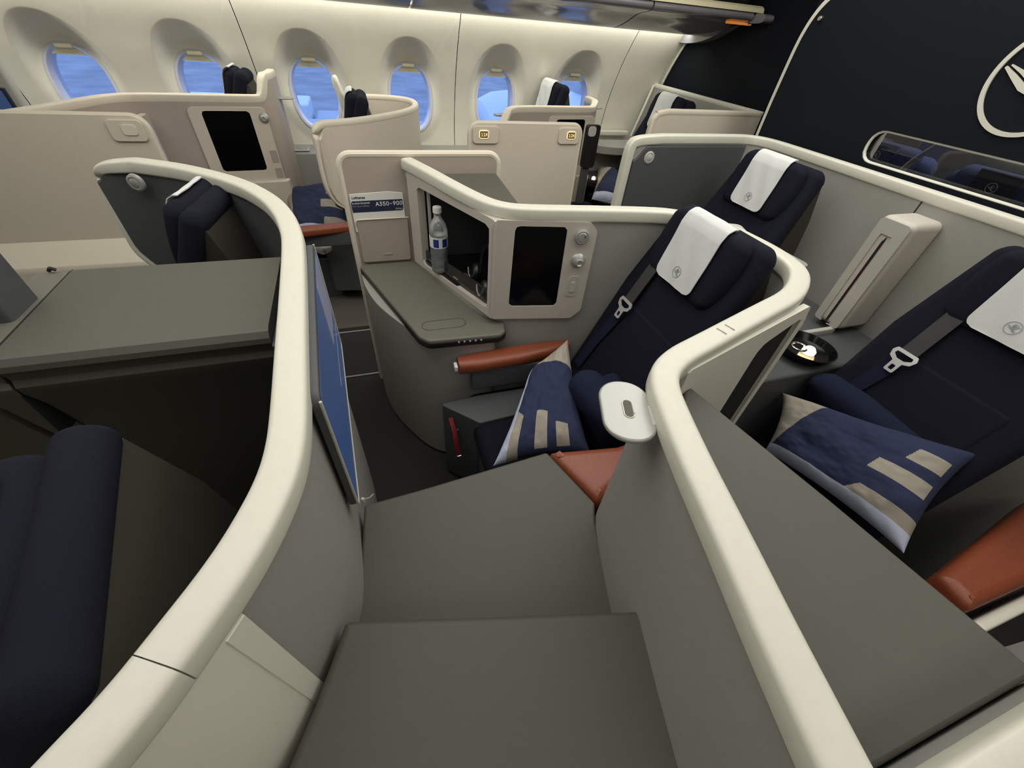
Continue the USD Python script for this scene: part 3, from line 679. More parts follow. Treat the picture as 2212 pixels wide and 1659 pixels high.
pk = pa.part('literature_pocket', upright((0, 1.868), (1, 1.868), [(-.080, .758), (.140, .758), (.144, .958), (-.076, .955)], .014, .004, .010, 80), 'taupe_panel')
pa.part('pocket_rim', tube([(-.082, 1.856, .930), (-.080, 1.852, .950), (-.072, 1.852, .957), (.13, 1.852, .960), (.145, 1.853, .960)], .0028, 80, 8), 'beige_edge', parent=pk)
pa.part('pocket_mark', rbox(.045, .002, .008, .0008, 1, (.035, 1.853, .795)), 'taupe_panel', parent=pk)
sc = Thing('safety_card', 'white and navy safety card reading A350-900 standing in the literature pocket', 'card', (.025, 1.862, .93))
U3 = ((1, 0, .02), (0, 0, 1), (0, -1, 0))
sc.part('sheet', upright((0, 1.868), (1, 1.868), [(-.086, .90), (.134, .90), (.134, 1.062), (.07, 1.068), (-.086, 1.060)], .003, .0008, .002, 80, .004), 'paper_white')
sc.part('blue_band', upright((0, 1.868), (1, 1.868), [(-.084, .985), (.130, .989), (.130, 1.036), (-.084, 1.032)], .0006, .0002, .001, 40, .0070), 'paper_navy')
def txt(s, h, x, z, m, y=1.8602, bold=False, parent=None):
    sc.part('lettering', basis(meshkit.text_mesh(s, h, .0005, bold), (x, y, z), U3[0], U3[1], U3[2]), m, smooth=False)
txt('A350-900', .0160, .014, 1.0105, 'paper_white', bold=True)
txt('Zu Ihrer Sicherheit', .0060, -.081, 1.020, 'paper_white', bold=True)
txt('For your safety', .0070, -.080, 1.008, 'emblem_grey')
txt('Lufthansa', .0085, -.078, 1.0415, 'paper_navy', bold=True)
txt('Airbus', .0070, .096, .9935, 'paper_white')

# far side table of the centre seat
st_ = Thing('side_table', 'dark grey side table with rounded lip between partition and centre seat armrest', 'side table', (.12, 1.5, 0))
body = [(-.098, 1.855), (-.092, 1.72), (-.055, 1.56), (.0, 1.44), (.075, 1.31), (.15, 1.240), (.26, 1.205), (.36, 1.200), (.385, 1.215), (.345, 1.29), (.155, 1.80), (.145, 1.855)]
st_.part('cabinet', slab(np.vstack([chaikin(body[:8], 2), body[8:]]), .02, .722, .003, 0.0, 160), 'grey_panel', smooth=40)
top = [(-.104, 1.856), (.20, 1.856), (.395, 1.33), (.430, 1.262), (.420, 1.205), (.395, 1.185), (.20, 1.195), (.12, 1.20), (.09, 1.235)]
st_.part('table_top', slab(top, .724, .752, .008, .022, 200, True), 'table_grey')
st_.part('lip', slab(inset(roundpoly(top, .022, 200), -.0035), .712, .744, .010, 0, 200, True), 'black_plastic')
st_.part('recess_ring', tube(np.c_[roundpoly([(.11, 1.265), (.28, 1.265), (.28, 1.325), (.11, 1.325)], .029, 90), np.full(90, .752)][list(range(90)) + [0]], .0022, 160, 6), 'dark_grey_panel')
for k in range(5):
    st_.part('control_button', basis(lathe([(.001, .003), (.0036, .003), (.0045, 0)], 14), (.232 + .0215 * k, 1.1915 - .0012 * k, .735), (1, 0, 0), (0, 0, 1), (0, -1, 0)), 'silver_paint' if k else 'emblem_grey')
st_.part('step_block', slab([(.135, 1.14), (.30, 1.155), (.60, 1.15), (.60, 1.02), (.27, 1.00)], .03, .475, .006, .008, 100), 'dark_grey_panel')
st_.part('metal_latch', tube([(.19, 1.052, .40), (.205, 1.045, .30), (.23, 1.03, .28)], .006, 20, 8), 'chrome')
arp = catmull([(.222, 1.168, .640), (.30, 1.168, .643), (.42, 1.172, .645), (.56, 1.180, .643), (.70, 1.192, .638)], 40)
wd = np.interp(np.linspace(0, 1, 40), [0, .15, .5, .8, 1], [.066, .084, .090, .074, .040])
rings = []
a = np.linspace(0, 2 * math.pi, 18, endpoint=False)
for p, w in zip(arp, wd): rings.append([(p[0], p[1] + w / 2 * np.sign(math.cos(t)) * abs(math.cos(t)) ** .75, p[2] + .030 * np.sign(math.sin(t)) * abs(math.sin(t)) ** .75) for t in a])
arm = chA.part('armrest', loft(rings), 'brown_leather', smooth=40, label='brown leather armrest on the far side')
chA.part('button', rbox(.014, .034, .024, .004, 2, (.212, 1.162, .640)), 'paper_white', parent=arm)
chA.part('bracket', rbox(.42, .035, .10, .01, 2, (.48, 1.155, .57)), 'dark_grey_panel', parent=arm)
rs = chA.part('pull_tab', ribbon([(.168, 1.085, .44), (.175, 1.045, .40), (.178, 1.02, .33), (.186, 1.012, .28)], (.96, .27, 0), .018, .003), 'red_strap', label='dark red pull tab')
chA.part('clip', rbox(.022, .012, .016, .004, 2, (.186, 1.012, .272)), 'chrome', parent=rs)

# near side: console table of the centre seat (bottom middle of the picture)
nc = Thing('console_table', 'two-level grey console table between both cream rails at bottom centre', 'console table', (.1, .3, 0))
nc.part('low_top', slab([(-.141, .610), (.0, .618), (.386, .650), (.452, .456), (.428, .405), (.372, .175), (.10, .16), (-.17, .30)], .04, .697, .007, .004, 200), 'olive_grey_top')
nc.part('high_top', slab([(-.160, .290), (.05, .235), (.380, .150), (.344, .02), (.318, -.088), (-.40, -.088), (-.27, .06), (-.205, .185)], .04, .850, .014, .006, 200, rn=5), 'olive_grey_top')
arm2 = chA.part('armrest', slab([(.392, .662), (.62, .628), (.88, .66), (.90, .60), (.70, .545), (.56, .50), (.47, .462)], .585, .690, .030, .012, 140, True, rn=6), 'brown_leather', smooth=45, label='brown leather armrest on the near side')
chA.part('bracket', slab([(.46, .63), (.84, .63), (.84, .60), (.60, .54), (.50, .53)], .30, .60, .004, .004, 80), 'dark_grey_panel')

pillow('pillow', 'striped navy pillow with pale edge leaning upright on the centre seat', (.64, 1.10, .75), (.485, 1.05, .66), (.56, .665, .61), (.247, .735, .56), 0.12, 3, 'striped cabin pillows')
bl = Thing('blanket', 'folded navy blanket squeezed behind the pillow on the centre seat', 'blanket', (.68, .80, .5))
m = rbox(.13, .26, .30, .06, 6); v = m.vertices + .02 * (meshkit.fbm(m.vertices * 9, 3, 5)[:, None] - .5) * np.array([2, 1, 1]); m = rot(rot(tm(v, m.faces), 'y', -20), 'z', 12)
bl.part('fold', mov(m, (.66, .80, .63)), 'navy_blanket', smooth=60)
m = rbox(.09, .24, .24, .04, 6); v = m.vertices + .02 * (meshkit.fbm(m.vertices * 9, 3, 9)[:, None] - .5) * np.array([2, 1, 1])
bl.part('fold', mov(rot(tm(v, m.faces), 'y', -20), (.74, .79, .62)), 'navy_blanket', smooth=60)

# ================================================================ UNIT AHEAD: left-hand shell with two seats
make_seat('cabin_chair', 'navy airline chair seen from behind inside the left curved shell near the far aisle', -.85, 1.61, math.radians(-8), -.06, belt=False, wid=.92)
make_seat('cabin_chair', 'navy airline chair seen from behind in dark shade at the lower left corner', -.75, .256, math.radians(14), -.03, belt=False, wid=.95)
rB = [(-.872, 1.872), (-.80, 1.870), (-.725, 1.835), (-.59, 1.762), (-.405, 1.600), (-.300, 1.440), (-.247, 1.305), (-.220, 1.19), (-.206, 1.10), (-.190, .86), (-.177, .63), (-.169, .50), (-.166, .42), (-.172, .36), (-.190, .30), (-.211, .25), (-.244, .193), (-.270, .15), (-.302, .112), (-.36, .04), (-.45, -.03), (-.62, -.075), (-.9, -.09)]
rB = chaikin(rB, 2)
shB = Thing('privacy_shell', 'dark grey privacy shell with broad cream rail sweeping down the left of the picture', 'seat shell', (-.3, .9, 0))
LB = np.r_[0, np.cumsum(np.linalg.norm(np.diff(rB, axis=0), axis=1))]
sB = lambda y: LB[np.argmin(np.where(LB > .5, np.abs(rB[:, 1] - y), 9))]
s_j = sB(.232)
topB = lambda z1: (lambda q: z1 - .060 * (1 - float(sstep(np.array(q / .07)))))
zB = lambda q: float(np.interp(q, [0, .012, .03, .06, .12, .30], [.90, .86, .82, .80, .775, .75])) if q < .3 else .02
P1 = np.vstack([[(-.904, 1.872)], cut(rB, 0, s_j / LB[-1])]); P2 = cut(rB, s_j / LB[-1], 1)
shB.part('shell_wall', wall(P1, zB, topB(1.188), .017, 260, .0088), 'grey_panel')
shB.part('inner_lining', wall(P1, zB, topB(1.188), .017, 260, -.0088), 'dark_grey_panel', label='dark grey lining with wing shade in its colour')
shB.part('shell_wall', wall(P2, .02, 1.19, .044, 120, 0.0), 'wing_panel_light', label='lighter plastic lower panel')
shB.part('panel_edge', wall(cut(rB, s_j / LB[-1], (s_j + .026) / LB[-1]), .03, 1.155, .047, 12), 'wing_panel_light')
rail3 = np.vstack([[(-.878, 1.868, .80), (-.915, 1.868, .86), (-.912, 1.868, .95), (-.905, 1.868, 1.05), (-.892, 1.869, 1.140), (-.878, 1.870, 1.168)], zt(1.177)(rB)[4:]])
rail3 = np.vstack([chaikin(rail3[:9], 3), rail3[9:]])
s_r = np.r_[0, np.cumsum(np.linalg.norm(np.diff(rail3, axis=0), axis=1))]
jr = int(np.argmin(np.linalg.norm(rail3[:, :2] - np.array([-.250, .181]), axis=1)))
shB.part('top_rail', rail(rail3[:jr + 1], .054, .046, 280, endcap=False, grow=([0, .30, .42, .50], [.42, .45, .9, 1])), 'rail_cream')
e = rail3[jr:].copy(); d = e[1] - e[0]; e[0] = e[0] + d / np.linalg.norm(d) * .0012
shB.part('top_rail', rail(e, .054, .046, 140, endcap=False), 'rail_cream')
kP, kQ = (-.6, 1.735), (-.86, 1.825)
kb = shB.part('coat_knob', on_wall(lathe([(.001, .014), (.012, .0135), (.016, .011), (.021, .012), (.027, .009), (.029, 0)], 36), (-.84, 1.836), (-.70, 1.790), .075, 1.135, .004), 'silver_paint', label='round silver push knob')
# seat monitor on the back of the shell
mX = V3((-.93, 0, 0)); mA = (-.130, .515, 0); mD = V3((-.165 + .130, 1.126 - .515, 0)); mL = np.linalg.norm(mD); mD /= mL; mN = V3((mD[1], -mD[0], 0))
mo = shB.part('seat_monitor', basis(slab([(0, .84), (mL, .84), (mL, 1.178), (0, 1.178)], -.016, 0, .003, .022, 120, True), mA, mD, (0, 0, 1), mN), 'dark_grey_panel', label='thin seat monitor on the outer side')
shB.part('screen', basis(slab([(.012, .856), (mL - .014, .856), (mL - .014, 1.166), (.012, 1.166)], -.0004, .0012, .0006, .014, 100), mA, mD, (0, 0, 1), mN), 'screen_blue', label='blue glossy screen with reflection put in as glow', parent=mo)  # blue emission imitates a reflection on dark glass
shB.part('reflection_patch', basis(slab([(.40, .985), (.585, .985), (.585, 1.158), (.40, 1.158)], .0011, .0016, .0002, .004, 40), mA, mD, (0, 0, 1), mN), 'screen_reflect_pale', parent=mo)  # pale patch, with the line below, painted as a reflection
shB.part('reflection_line', basis(slab([(.30, .93), (.585, .93), (.585, .936), (.30, .936)], .0011, .0016, .0002, .001, 40), mA, mD, (0, 0, 1), mN), 'screen_reflect_pale', parent=mo)
shB.part('edge', basis(tube(np.array([(0, 1.17, 0), (.0, .86, 0), (.006, .845, 0), (.02, .84, 0), (mL - .02, .84, 0), (mL - .005, .846, 0), (mL, .86, 0), (mL, 1.17, 0)]), .0028, 120, 8), mA, mD, (0, 0, 1), mN), 'grey_trim', parent=mo)
cb = Thing('cable', 'thin pale charging cable curling below the seat monitor', 'cable', (-.11, .56, .8))
cb.part('wire', tube(catmull([(-.122, .535, .838), (-.112, .56, .80), (-.108, .59, .765), (-.118, .605, .712)], 40), .0016, 60, 6), 'grey_trim')
cb.part('plug', rbox(.008, .008, .016, .003, 2, (-.122, .532, .838)), 'grey_trim')
# box between the two seats
cbx = Thing('centre_console', 'olive grey box console between the two seats at left', 'console', (-.5, .98, 0))
yz = [(1.184, .05), (1.184, 1.112), (1.178, 1.118), (.838, 1.118), (.824, 1.114), (.814, 1.102), (.812, 1.090), (.822, 1.074), (.824, 1.062), (.818, 1.048), (.822, 1.030), (.845, .98), (.90, .80), (.93, .05)]
cbx.part('box', loft([[(x + .006 * (1.18 - y) / .38 - .003, y, z) for y, z in yz] for x in (-.725, -.26)]), 'olive_grey_top', smooth=25)
cbx.part('side_strip', loft([[(x + .006 * (1.18 - y) / .38 - .003, y, z - .002) for y, z in yz] for x in (-.795, -.731)]), 'table_grey', smooth=25)
cbx.part('seam', slab([(-.7302, .822), (-.7252, .822), (-.7292, 1.186), (-.7342, 1.186)], .9, 1.1165, .001, .0008, 60), 'matte_black')
cbx.part('gap_strip', slab([(-.257, .80), (-.236, .80), (-.240, 1.18), (-.261, 1.18)], .04, 1.09, .004, .002, 60), 'dark_grey_panel')
cbx.part('hook', tube([(-.775, 1.183, 1.118), (-.765, 1.176, 1.128), (-.757, 1.178, 1.121)], .004, 20, 8), 'black_plastic')
dp = Thing('divider_panel', 'dark upright divider panel cut by the left edge of the picture', 'divider', (-1.0, 1.0, 0))
dp.part('panel', rbox(.52, .105, .62, .012, 3, (-1.002, 1.006, 1.02)), 'dark_grey_panel')
dp.part('side_plate', loft([[(x, y, z - .03) for y, z in yz] for x in (-1.4, -.80)]), 'table_grey', smooth=25)

# ================================================================ REAR PAIR (against the bulkhead)
make_seat('cabin_chair', 'navy airline chair with white headrest cover beside the rear divider and far wing', 1.37, 1.455, 0, .05, belt=False)
chR = make_seat('cabin_chair', 'large navy airline chair with chrome buckle at the right edge of the picture', 1.37, .43, 0, .04)
rR = [(1.195, 1.835), (1.30, 1.838), (1.55, 1.842), (1.78, 1.848), (1.86, 1.842), (1.915, 1.805), (1.938, 1.73), (1.940, 1.60), (1.938, 1.0), (1.935, .4), (1.935, -.06)]
rR = chaikin(rR, 3)
shR = Thing('privacy_shell', 'long grey privacy shell with cream rail in front of the bulkhead at right', 'seat shell', (1.9, .95, 0))
shR.part('shell_wall', wall(rR, .02, topB(1.288), .034, 300), 'grey_panel')
shR.part('wing_shade_lining', wall(cut(rR, .005, .255), .04, topB(1.255), .008, 60, -.021), 'dark_grey_panel', label='dark grey lining with wing shade in its colour')  # darker grey puts the shade of the wing into the lining colour
r3 = np.vstack([[(1.187, 1.835, .55), (1.187, 1.835, .9), (1.187, 1.835, 1.20), (1.190, 1.835, 1.245), (1.205, 1.835, 1.270)], zt(1.278)(rR)[6:]]); r3 = np.vstack([chaikin(r3[:8], 3), r3[8:]])
shR.part('top_rail', rail(r3, .046, .042, 320), 'rail_cream')
shR.part('coat_knob', on_wall(lathe([(.001, .014), (.012, .0135), (.016, .011), (.021, .012), (.027, .009), (.029, 0)], 36), (1.2, 1.818), (1.9, 1.825), .092, 1.205, 0), 'grey_trim', label='round grey push knob')
shR.part('seam', rbox(.002, .004, .07, .0008, 1, (1.919, .985, 1.235)), 'matte_black')
dv = Thing('seat_divider', 'light grey retractable divider box with a dark slot between the rear seats', 'divider', (1.85, .93, .79))
m = rbox(.165, .125, .44, .026, 5)
dv.part('box', mov(m, (1.846, .930, 1.005)), 'warm_grey_panel')
dv.part('face_frame', frame_plate((1.766, .985), (1.766, .875), [(0, .79), (.11, .79), (.11, 1.215), (0, 1.215)], [[(.030, .79), (.075, .79), (.075, 1.165), (.030, 1.165)]], .010, -.002, .014, .004), 'grey_trim', smooth=25)
dv.part('slot', upright((1.766, .985), (1.766, .875), [(.050, .79), (.058, .79), (.058, 1.160), (.050, 1.160)], .003, .0005, .001, 30, .004), 'matte_black')
rc_ = Thing('seat_console', 'dark low console with a pale dividing strip between the rear seats', 'console', (1.6, .9, 0))
rc_.part('top', slab([(1.16, .70), (1.92, .70), (1.92, 1.18), (1.16, 1.18)], .04, .765, .012, .02, 100), 'dark_grey_panel')
rc_.part('strip', rbox(.20, .022, .03, .006, 2, (1.675, .893, .775)), 'grey_trim')
lp = Thing('reading_lamp', 'small glowing reading lamp in a dark recess between the rear seats', 'lamp', (1.50, .80, .74))
lp.part('bowl', mov(lathe([(.001, .004), (.05, .006), (.085, .022), (.10, .045), (.105, .044), (.09, .016), (.06, 0), (.001, 0)], 36), (1.50, .795, .766)), 'black_gloss')
lp.part('bulb', mov(lathe([(.001, .024), (.015, .022), (.024, .010), (.024, 0), (.001, 0)], 24), (1.525, .79, .776)), 'lamp_glow', label='warm glowing bulb')
lp.part('ring', mov(tube(np.c_[.026 * np.cos(np.linspace(0, 5.2, 40)), .026 * np.sin(np.linspace(0, 5.2, 40)), np.full(40, .026)], .004, 50, 8), (1.45, .79, .79)), 'chrome')
lpl = UsdLux.SphereLight.Define(stage, lp.path + '/bulb_light'); lpl.AddTranslateOp().Set(Gf.Vec3d(.025, -.01, .075)); lpl.CreateRadiusAttr(.008); lpl.CreateIntensityAttr(22.0); lpl.CreateColorAttr(Gf.Vec3f(1, .86, .6))
ft = Thing('footwell_box', 'large olive grey footwell box top at lower right', 'console', (.55, .2, 0))
ft.part('box', slab([(.472, .350), (.560, .448), (.578, .452), (.640, .16), (.688, -.098), (.348, -.098), (.398, .12)], .04, 1.108, .006, .004, 200), 'olive_grey_top')
ew = Thing('end_panel', 'grey end panel with cream rail crossing the lower right corner', 'partition', (.7, -.1, 0))
ew.part('panel', wall([(.325, -.113), (1.05, -.113)], .02, 1.175, .022, 20), 'grey_panel')
ew.part('top_rail', rail([(.350, -.114, 1.172), (.6, -.114, 1.172), (1.05, -.114, 1.172)], .030, .05, 60), 'rail_cream')
pillow('pillow', 'striped navy pillow with pale edge lying on the rear right seat', (1.375, .70, .675), (1.235, .555, .55), (1.535, .24, .83), (1.275, .115, .62), 0.13, 4, 'striped cabin pillows')
bl = Thing('blanket', 'folded navy blanket behind the pillow on the rear right seat', 'blanket', (1.55, .5, .6))
m = rbox(.10, .46, .20, .045, 6); v = m.vertices + .02 * (meshkit.fbm(m.vertices * 9, 3, 15)[:, None] - .5) * np.array([2, 1, 1])
bl.part('fold', mov(rot(tm(v, m.faces), 'y', -22), (1.49, .46, .70)), 'navy_blanket', smooth=60)
bl.part('tag', rbox(.004, .012, .016, .001, 1, (1.46, .30, .80)), 'paper_white')
chR.part('armrest', slab([(1.27, -.045), (1.86, -.05), (1.86, .125), (1.28, .042)], .56, .655, .028, .012, 120, True, 5), 'brown_leather', smooth=45)
chR.part('bracket', rbox(.5, .06, .25, .01, 2, (1.57, 0, .44)), 'dark_grey_panel')
shR.part('side_panel', rbox(.55, .030, .56, .012, 3, (1.58, -.078, .32)), 'wing_panel_light'); shR.part('side_foot', rbox(.50, .05, .04, .01, 2, (1.58, -.082, .02)), 'dark_grey_panel')
# little shelves on the back of the centre shell
shA.part('fold_out_shelf', basis(slab([(-.085, -.035), (.085, -.035), (.085, .035), (-.085, .035)], -.005, .005, .003, .02, 80, True), (1.168, 1.025, 1.165), (-.35, -.93, 0), (.93, -.35, 0), (0, 0, 1)), 'grey_trim')
shA.part('fold_out_shelf', basis(slab([(-.06, -.03), (.06, -.03), (.06, .03), (-.06, .03)], -.004, .004, .003, .025, 80, True), (1.192, .835, 1.165), (.05, -.99, 0), (.99, .05, 0), (0, 0, 1)), 'silver_paint')

# ================================================================ WINDOW SIDE
make_seat('cabin_chair', 'navy airline chair seen side-on before the second window from left', -.98, 3.34, 0, .075, belt=False, wid=.62)
chK = make_seat('cabin_chair', 'navy airline chair with white cover inside the round beige shell', -.33, 3.06, 0, .02, belt=False, wid=.85)
make_seat('cabin_chair', 'navy airline chair with white cover before the rightmost window', 1.08, 3.34, math.radians(4), .085, belt=False, wid=.7)
make_seat('cabin_chair', 'navy airline chair with white cover in the far boxy shell by the bulkhead', 1.80, 2.90, 0, .085, belt=False)
def window_partition(dx, label, seats, ext=0.0):
    t = Thing('aisle_partition', label, 'partition', (dx + .93, 2.53, 0))
    o = np.array(rr_poly(.586 - ext, 1.275, .30, 1.203, .055)) + np.array([dx, 0])
    t.part('panel', basis(trimesh.creation.extrude_polygon(Polygon(o), .026, engine='earcut'), (0, 2.552, 0), (1, 0, 0), (0, 0, 1), (0, -1, 0)), 'beige_panel', smooth=20)
    t.part('edge_trim', tube(np.c_[o[:, 0], np.full(len(o), 2.539), o[:, 1]], .014, 240, 10), 'beige_edge')
    for a, b, s in ((.600, .752, seats[0]), (1.125, 1.262, seats[1])):
        if s is None: continue
        pl = t.part('label_pad', upright((dx, 2.526), (dx + 1, 2.526), [(a, 1.106), (b, 1.106), (b, 1.192), (a, 1.192)], .010, .003, .02, 80), 'beige_panel')
        xc = (a + b) / 2 + (-.012 if a < 1 else .012)
        sg = upright((dx, 2.526), (dx + 1, 2.526), [(xc - .028, 1.132), (xc + .028, 1.132), (xc + .028, 1.174), (xc - .028, 1.174)], .004, .001, .012, 60, .010)
        if s:
            g = t.part('seat_sign', sg, 'sign_glow', parent=pl)
            t.part('sign_ring', upright((dx, 2.526), (dx + 1, 2.526), [(xc - .024, 1.1365), (xc + .024, 1.1365), (xc + .024, 1.1695), (xc - .024, 1.1695)], .001, .0003, .006, 60, .0136), 'sign_ink', parent=pl)
            tx = meshkit.text_mesh(s, .0155, .001); w_ = tx.bounds[1][0] - tx.bounds[0][0]
            t.part('lettering', basis(tx, (dx + xc - w_ / 2, 2.5105, 1.145), (1, 0, 0), (0, 0, 1), (0, -1, 0)), 'sign_glow', smooth=False, parent=pl)
        else:
            t.part('seat_sign', sg, 'beige_edge', parent=pl)
    t.part('foot_ledge', loft([[(x, y, z) for y, z in ((2.55, .665), (2.526, .665), (2.50, .64), (2.43, .575), (2.42, .55), (2.42, .05), (2.55, .05))] for x in (dx + .60 - ext, dx + 1.26)]), 'beige_edge', smooth=25)
    return t
window_partition(0, 'beige aisle partition with two lit seat number signs beside the window seats', ('11K', '12K'))
window_partition(-2.2, 'beige aisle partition with unlit sign and ledge at the left edge', (None, ''), 1.0)
def window_shell(dx, label, high, devs):
    P = chaikin([(-1.42, 2.56), (-1.36, 2.70), (-1.30, 2.86), (-1.245, 3.00), (-1.18, 3.08), (-1.06, 3.115), (-.85, 3.14), (-.62, 3.165), (-.535, 3.185), (-.495, 3.23), (-.475, 3.30), (-.47, 3.42)], 2) + np.array([dx, 0])
    L = np.r_[0, np.cumsum(np.linalg.norm(np.diff(P, axis=0), axis=1))]; T = L[-1]
    zt_ = lambda q: 1.19 + (high * float(sstep(np.array((q - T + .25) / .07))))
    t = Thing('privacy_shell', label, 'seat shell', (dx - .8, 3.1, 0))
    t.part('shell_wall', wall(P, .25, zt_, .045, 200), 'taupe_panel')
    t.part('top_rail', rail(np.c_[P, [zt_(q) for q in L]], .050, .042, 220, 16), 'beige_edge')
    iP, iQ = (-1.06 + dx, 3.090), (-.62 + dx, 3.138)
    t.part('fascia', frame_plate(iP, iQ, [(-.02, .72), (.52, .72), (.52, 1.150), (-.02, 1.150)][::1] if False else [(.150, .76), (.545, .72), (.545, 1.155), (.150, 1.155)], [[(.215, .82), (.458, .82), (.458, 1.135), (.215, 1.135)]], .010, .001, .03, .015), 'beige_panel', smooth=25)
    t.part('mirror_door', upright(iP, iQ, [(.214, .818), (.459, .818), (.459, 1.137), (.214, 1.137)], .006, .001, .012, 60, .001), 'black_gloss', label='black glossy door panel')
    if devs:
        rl = t.part('reading_light', on_wall(lathe([(.007, .020), (.011, .024), (.014, .022), (.018, .010), (.026, .004), (.028, 0)], 30), iP, iQ, .525, 1.10, .010), 'silver_paint', label='silver swivel reading light')
        t.part('socket_plate', upright(iP, iQ, [(.50, .86), (.54, .86), (.54, .93), (.50, .93)], .003, .001, .006, 40, .010), 'taupe_panel')
        t.part('socket_plate', upright(iP, iQ, [(.50, .77), (.54, .77), (.54, .83), (.50, .83)], .003, .001, .006, 40, .010), 'taupe_panel')
    t.part('cabinet', slab([(-1.40 + dx, 2.60), (-1.23 + dx, 2.60), (-1.0 + dx, 3.05), (-.50 + dx, 3.12), (-.49 + dx, 3.17), (-1.10 + dx, 3.105), (-1.26 + dx, 2.98)], .25, .76, .01, .004, 120), 'beige_panel')
    if devs:
        t.part('oval_shelf', basis(slab([(-.055, -.035), (.055, -.035), (.055, .035), (-.055, .035)], -.004, .004, .003, .03, 60, True), (-.425 + dx, 3.36, 1.172), (1, .1, 0), (-.1, 1, 0), (0, 0, 1)), 'silver_paint')
    return t
shW = window_shell(0, 'taupe privacy shell with black door panel and reading light under the left windows', .10, True)
shW2 = window_shell(2.2, 'taupe privacy shell under the rightmost window, mostly hidden by the signed partition', .03, False)
mo1 = shW.part('seat_monitor', basis(slab([(2.62, .86), (3.02, .86), (3.02, 1.135), (2.62, 1.135)], 0, .03, .004, .02, 80, True), (-1.105, 0, 0), (0, 1, 0), (0, 0, 1), (1, 0, 0)), 'taupe_panel')
shW.part('screen', basis(slab([(2.64, .88), (3.00, .88), (3.00, 1.085), (2.64, 1.085)], .0295, .0315, .001, .012, 80), (-1.105, 0, 0), (0, 1, 0), (0, 0, 1), (1, 0, 0)), 'screen_reflect_violet', label='violet screen with window reflection put in as glow', parent=mo1)  # window reflection put in as violet emission
sc2 = Thing('seat_monitor', 'blue lit monitor in a grey surround at the far left edge', 'monitor', (-1.9, 3.2, 1.1))
sc2.part('surround', rbox(.70, .05, .62, .03, 4, (-2.025, 3.235, 1.02)), 'grey_trim')
sc2.part('bezel', rbox(.55, .012, .34, .02, 3, (-1.99, 3.208, 1.03)), 'paper_navy')
sc2.part('screen', rbox(.52, .006, .31, .012, 2, (-1.992, 3.201, 1.03)), 'screen_blue', label='blue glossy screen with reflection put in as glow')
# round shell
rK = chaikin([(-.216, 2.515), (-.190, 2.548), (-.12, 2.590), (-.025, 2.63), (.148, 2.775), (.281, 2.928), (.355, 3.07), (.378, 3.20), (.365, 3.33), (.29, 3.42), (.15, 3.45), (.0, 3.44)], 2)
shK = Thing('privacy_shell', 'round beige privacy shell under the third window', 'seat shell', (.2, 2.9, 0))
zK = lambda q: float(np.interp(q, [0, .01, .03, .07, .14, .40, .5], [.90, .86, .82, .78, .755, .72, .70])) if q < .5 else .05
shK.part('shell_wall', wall(rK, zK, topB(1.186), .036, 300), 'beige_panel')
r3 = np.vstack([[(-.150, 2.565, .765), (-.195, 2.54, .80), (-.225, 2.515, .88), (-.228, 2.510, .97), (-.224, 2.510, 1.08), (-.220, 2.512, 1.150), (-.208, 2.525, 1.174)], zt(1.180)(rK)[3:]]); r3 = np.vstack([chaikin(r3[:9], 3), r3[9:]])
shK.part('top_rail', rail(r3, .040, .038, 280, 16, 2.8, grow=([0, .3, .46, .52], [.5, .55, .95, 1])), 'beige_edge')
shK.part('wing_tip', rail([(-.04, 3.22, 1.05), (-.075, 3.24, 1.20), (-.095, 3.26, 1.27), (-.10, 3.27, 1.29)], .03, .05, 40, 14), 'rail_cream'); shK.part('wing_post', rbox(.03, .03, .8, .01, 2, (-.02, 3.21, .66)), 'taupe_panel')
ok1 = shW2.part('oval_shelf', basis(slab([(-.06, -.035), (.06, -.035), (.06, .035), (-.06, .035)], -.005, .005, .003, .03, 60, True), (.915, 2.995, 1.172), (1, .15, 0), (-.15, 1, 0), (0, 0, 1)), 'silver_paint')
shW2.part('stem', tube([(.93, 3.0, 1.165), (.935, 3.01, 1.10), (.94, 3.03, 1.02)], .008, 20, 8), 'grey_trim', parent=ok1)
shW2.part('oval_shelf', basis(slab([(-.05, -.03), (.05, -.03), (.05, .03), (-.05, .03)], -.004, .004, .003, .025, 60, True), (1.80, 3.38, 1.172), (1, .1, 0), (-.1, 1, 0), (0, 0, 1)), 'silver_paint')
# seat area in front of the round shell
pillow('pillow', 'striped navy pillow behind the far aisle armrest', (-.60, 3.34, .63), (-.49, 2.84, .50), (-.17, 3.08, .76), (-.13, 2.68, .52), 0.13, 6, 'striped cabin pillows')
chK.part('armrest', slab([(-.52, 2.50), (-.13, 2.565), (-.13, 2.635), (-.52, 2.58)], .615, .665, .018, .012, 100, True, 4), 'brown_leather', smooth=45)
chK.part('bracket', rbox(.30, .03, .09, .008, 2, (-.28, 2.575, .585)), 'dark_grey_panel')
chK.part('pedestal', slab([(-.345, 2.78), (-.10, 2.74), (-.10, 3.05), (-.345, 3.05)], .12, .56, .008, .01, 80), 'dark_grey_panel'); chK.part('foot', slab([(-.60, 2.95), (.0, 2.93), (.0, 3.12), (-.60, 3.14)], .03, .115, .01, .01, 60), 'olive_grey_top')
cl = Thing('seat_cloth', 'crumpled white cloth end below the far aisle armrest', 'cloth', (-.4, 2.72, .45))
m = rbox(.20, .10, .05, .02, 5); v = m.vertices + .02 * (meshkit.fbm(m.vertices * 14, 3, 25)[:, None] - .5)
cl.part('fold', rot(rot(tm(v, m.faces), 'z', -28), 'y', 18).apply_translation((-.40, 2.72, .49)), 'white_cloth', smooth=60); cl.part('hem', tube([(-.48, 2.73, .535), (-.40, 2.70, .51), (-.33, 2.64, .47)], .008, 20, 8), 'grey_cotton')
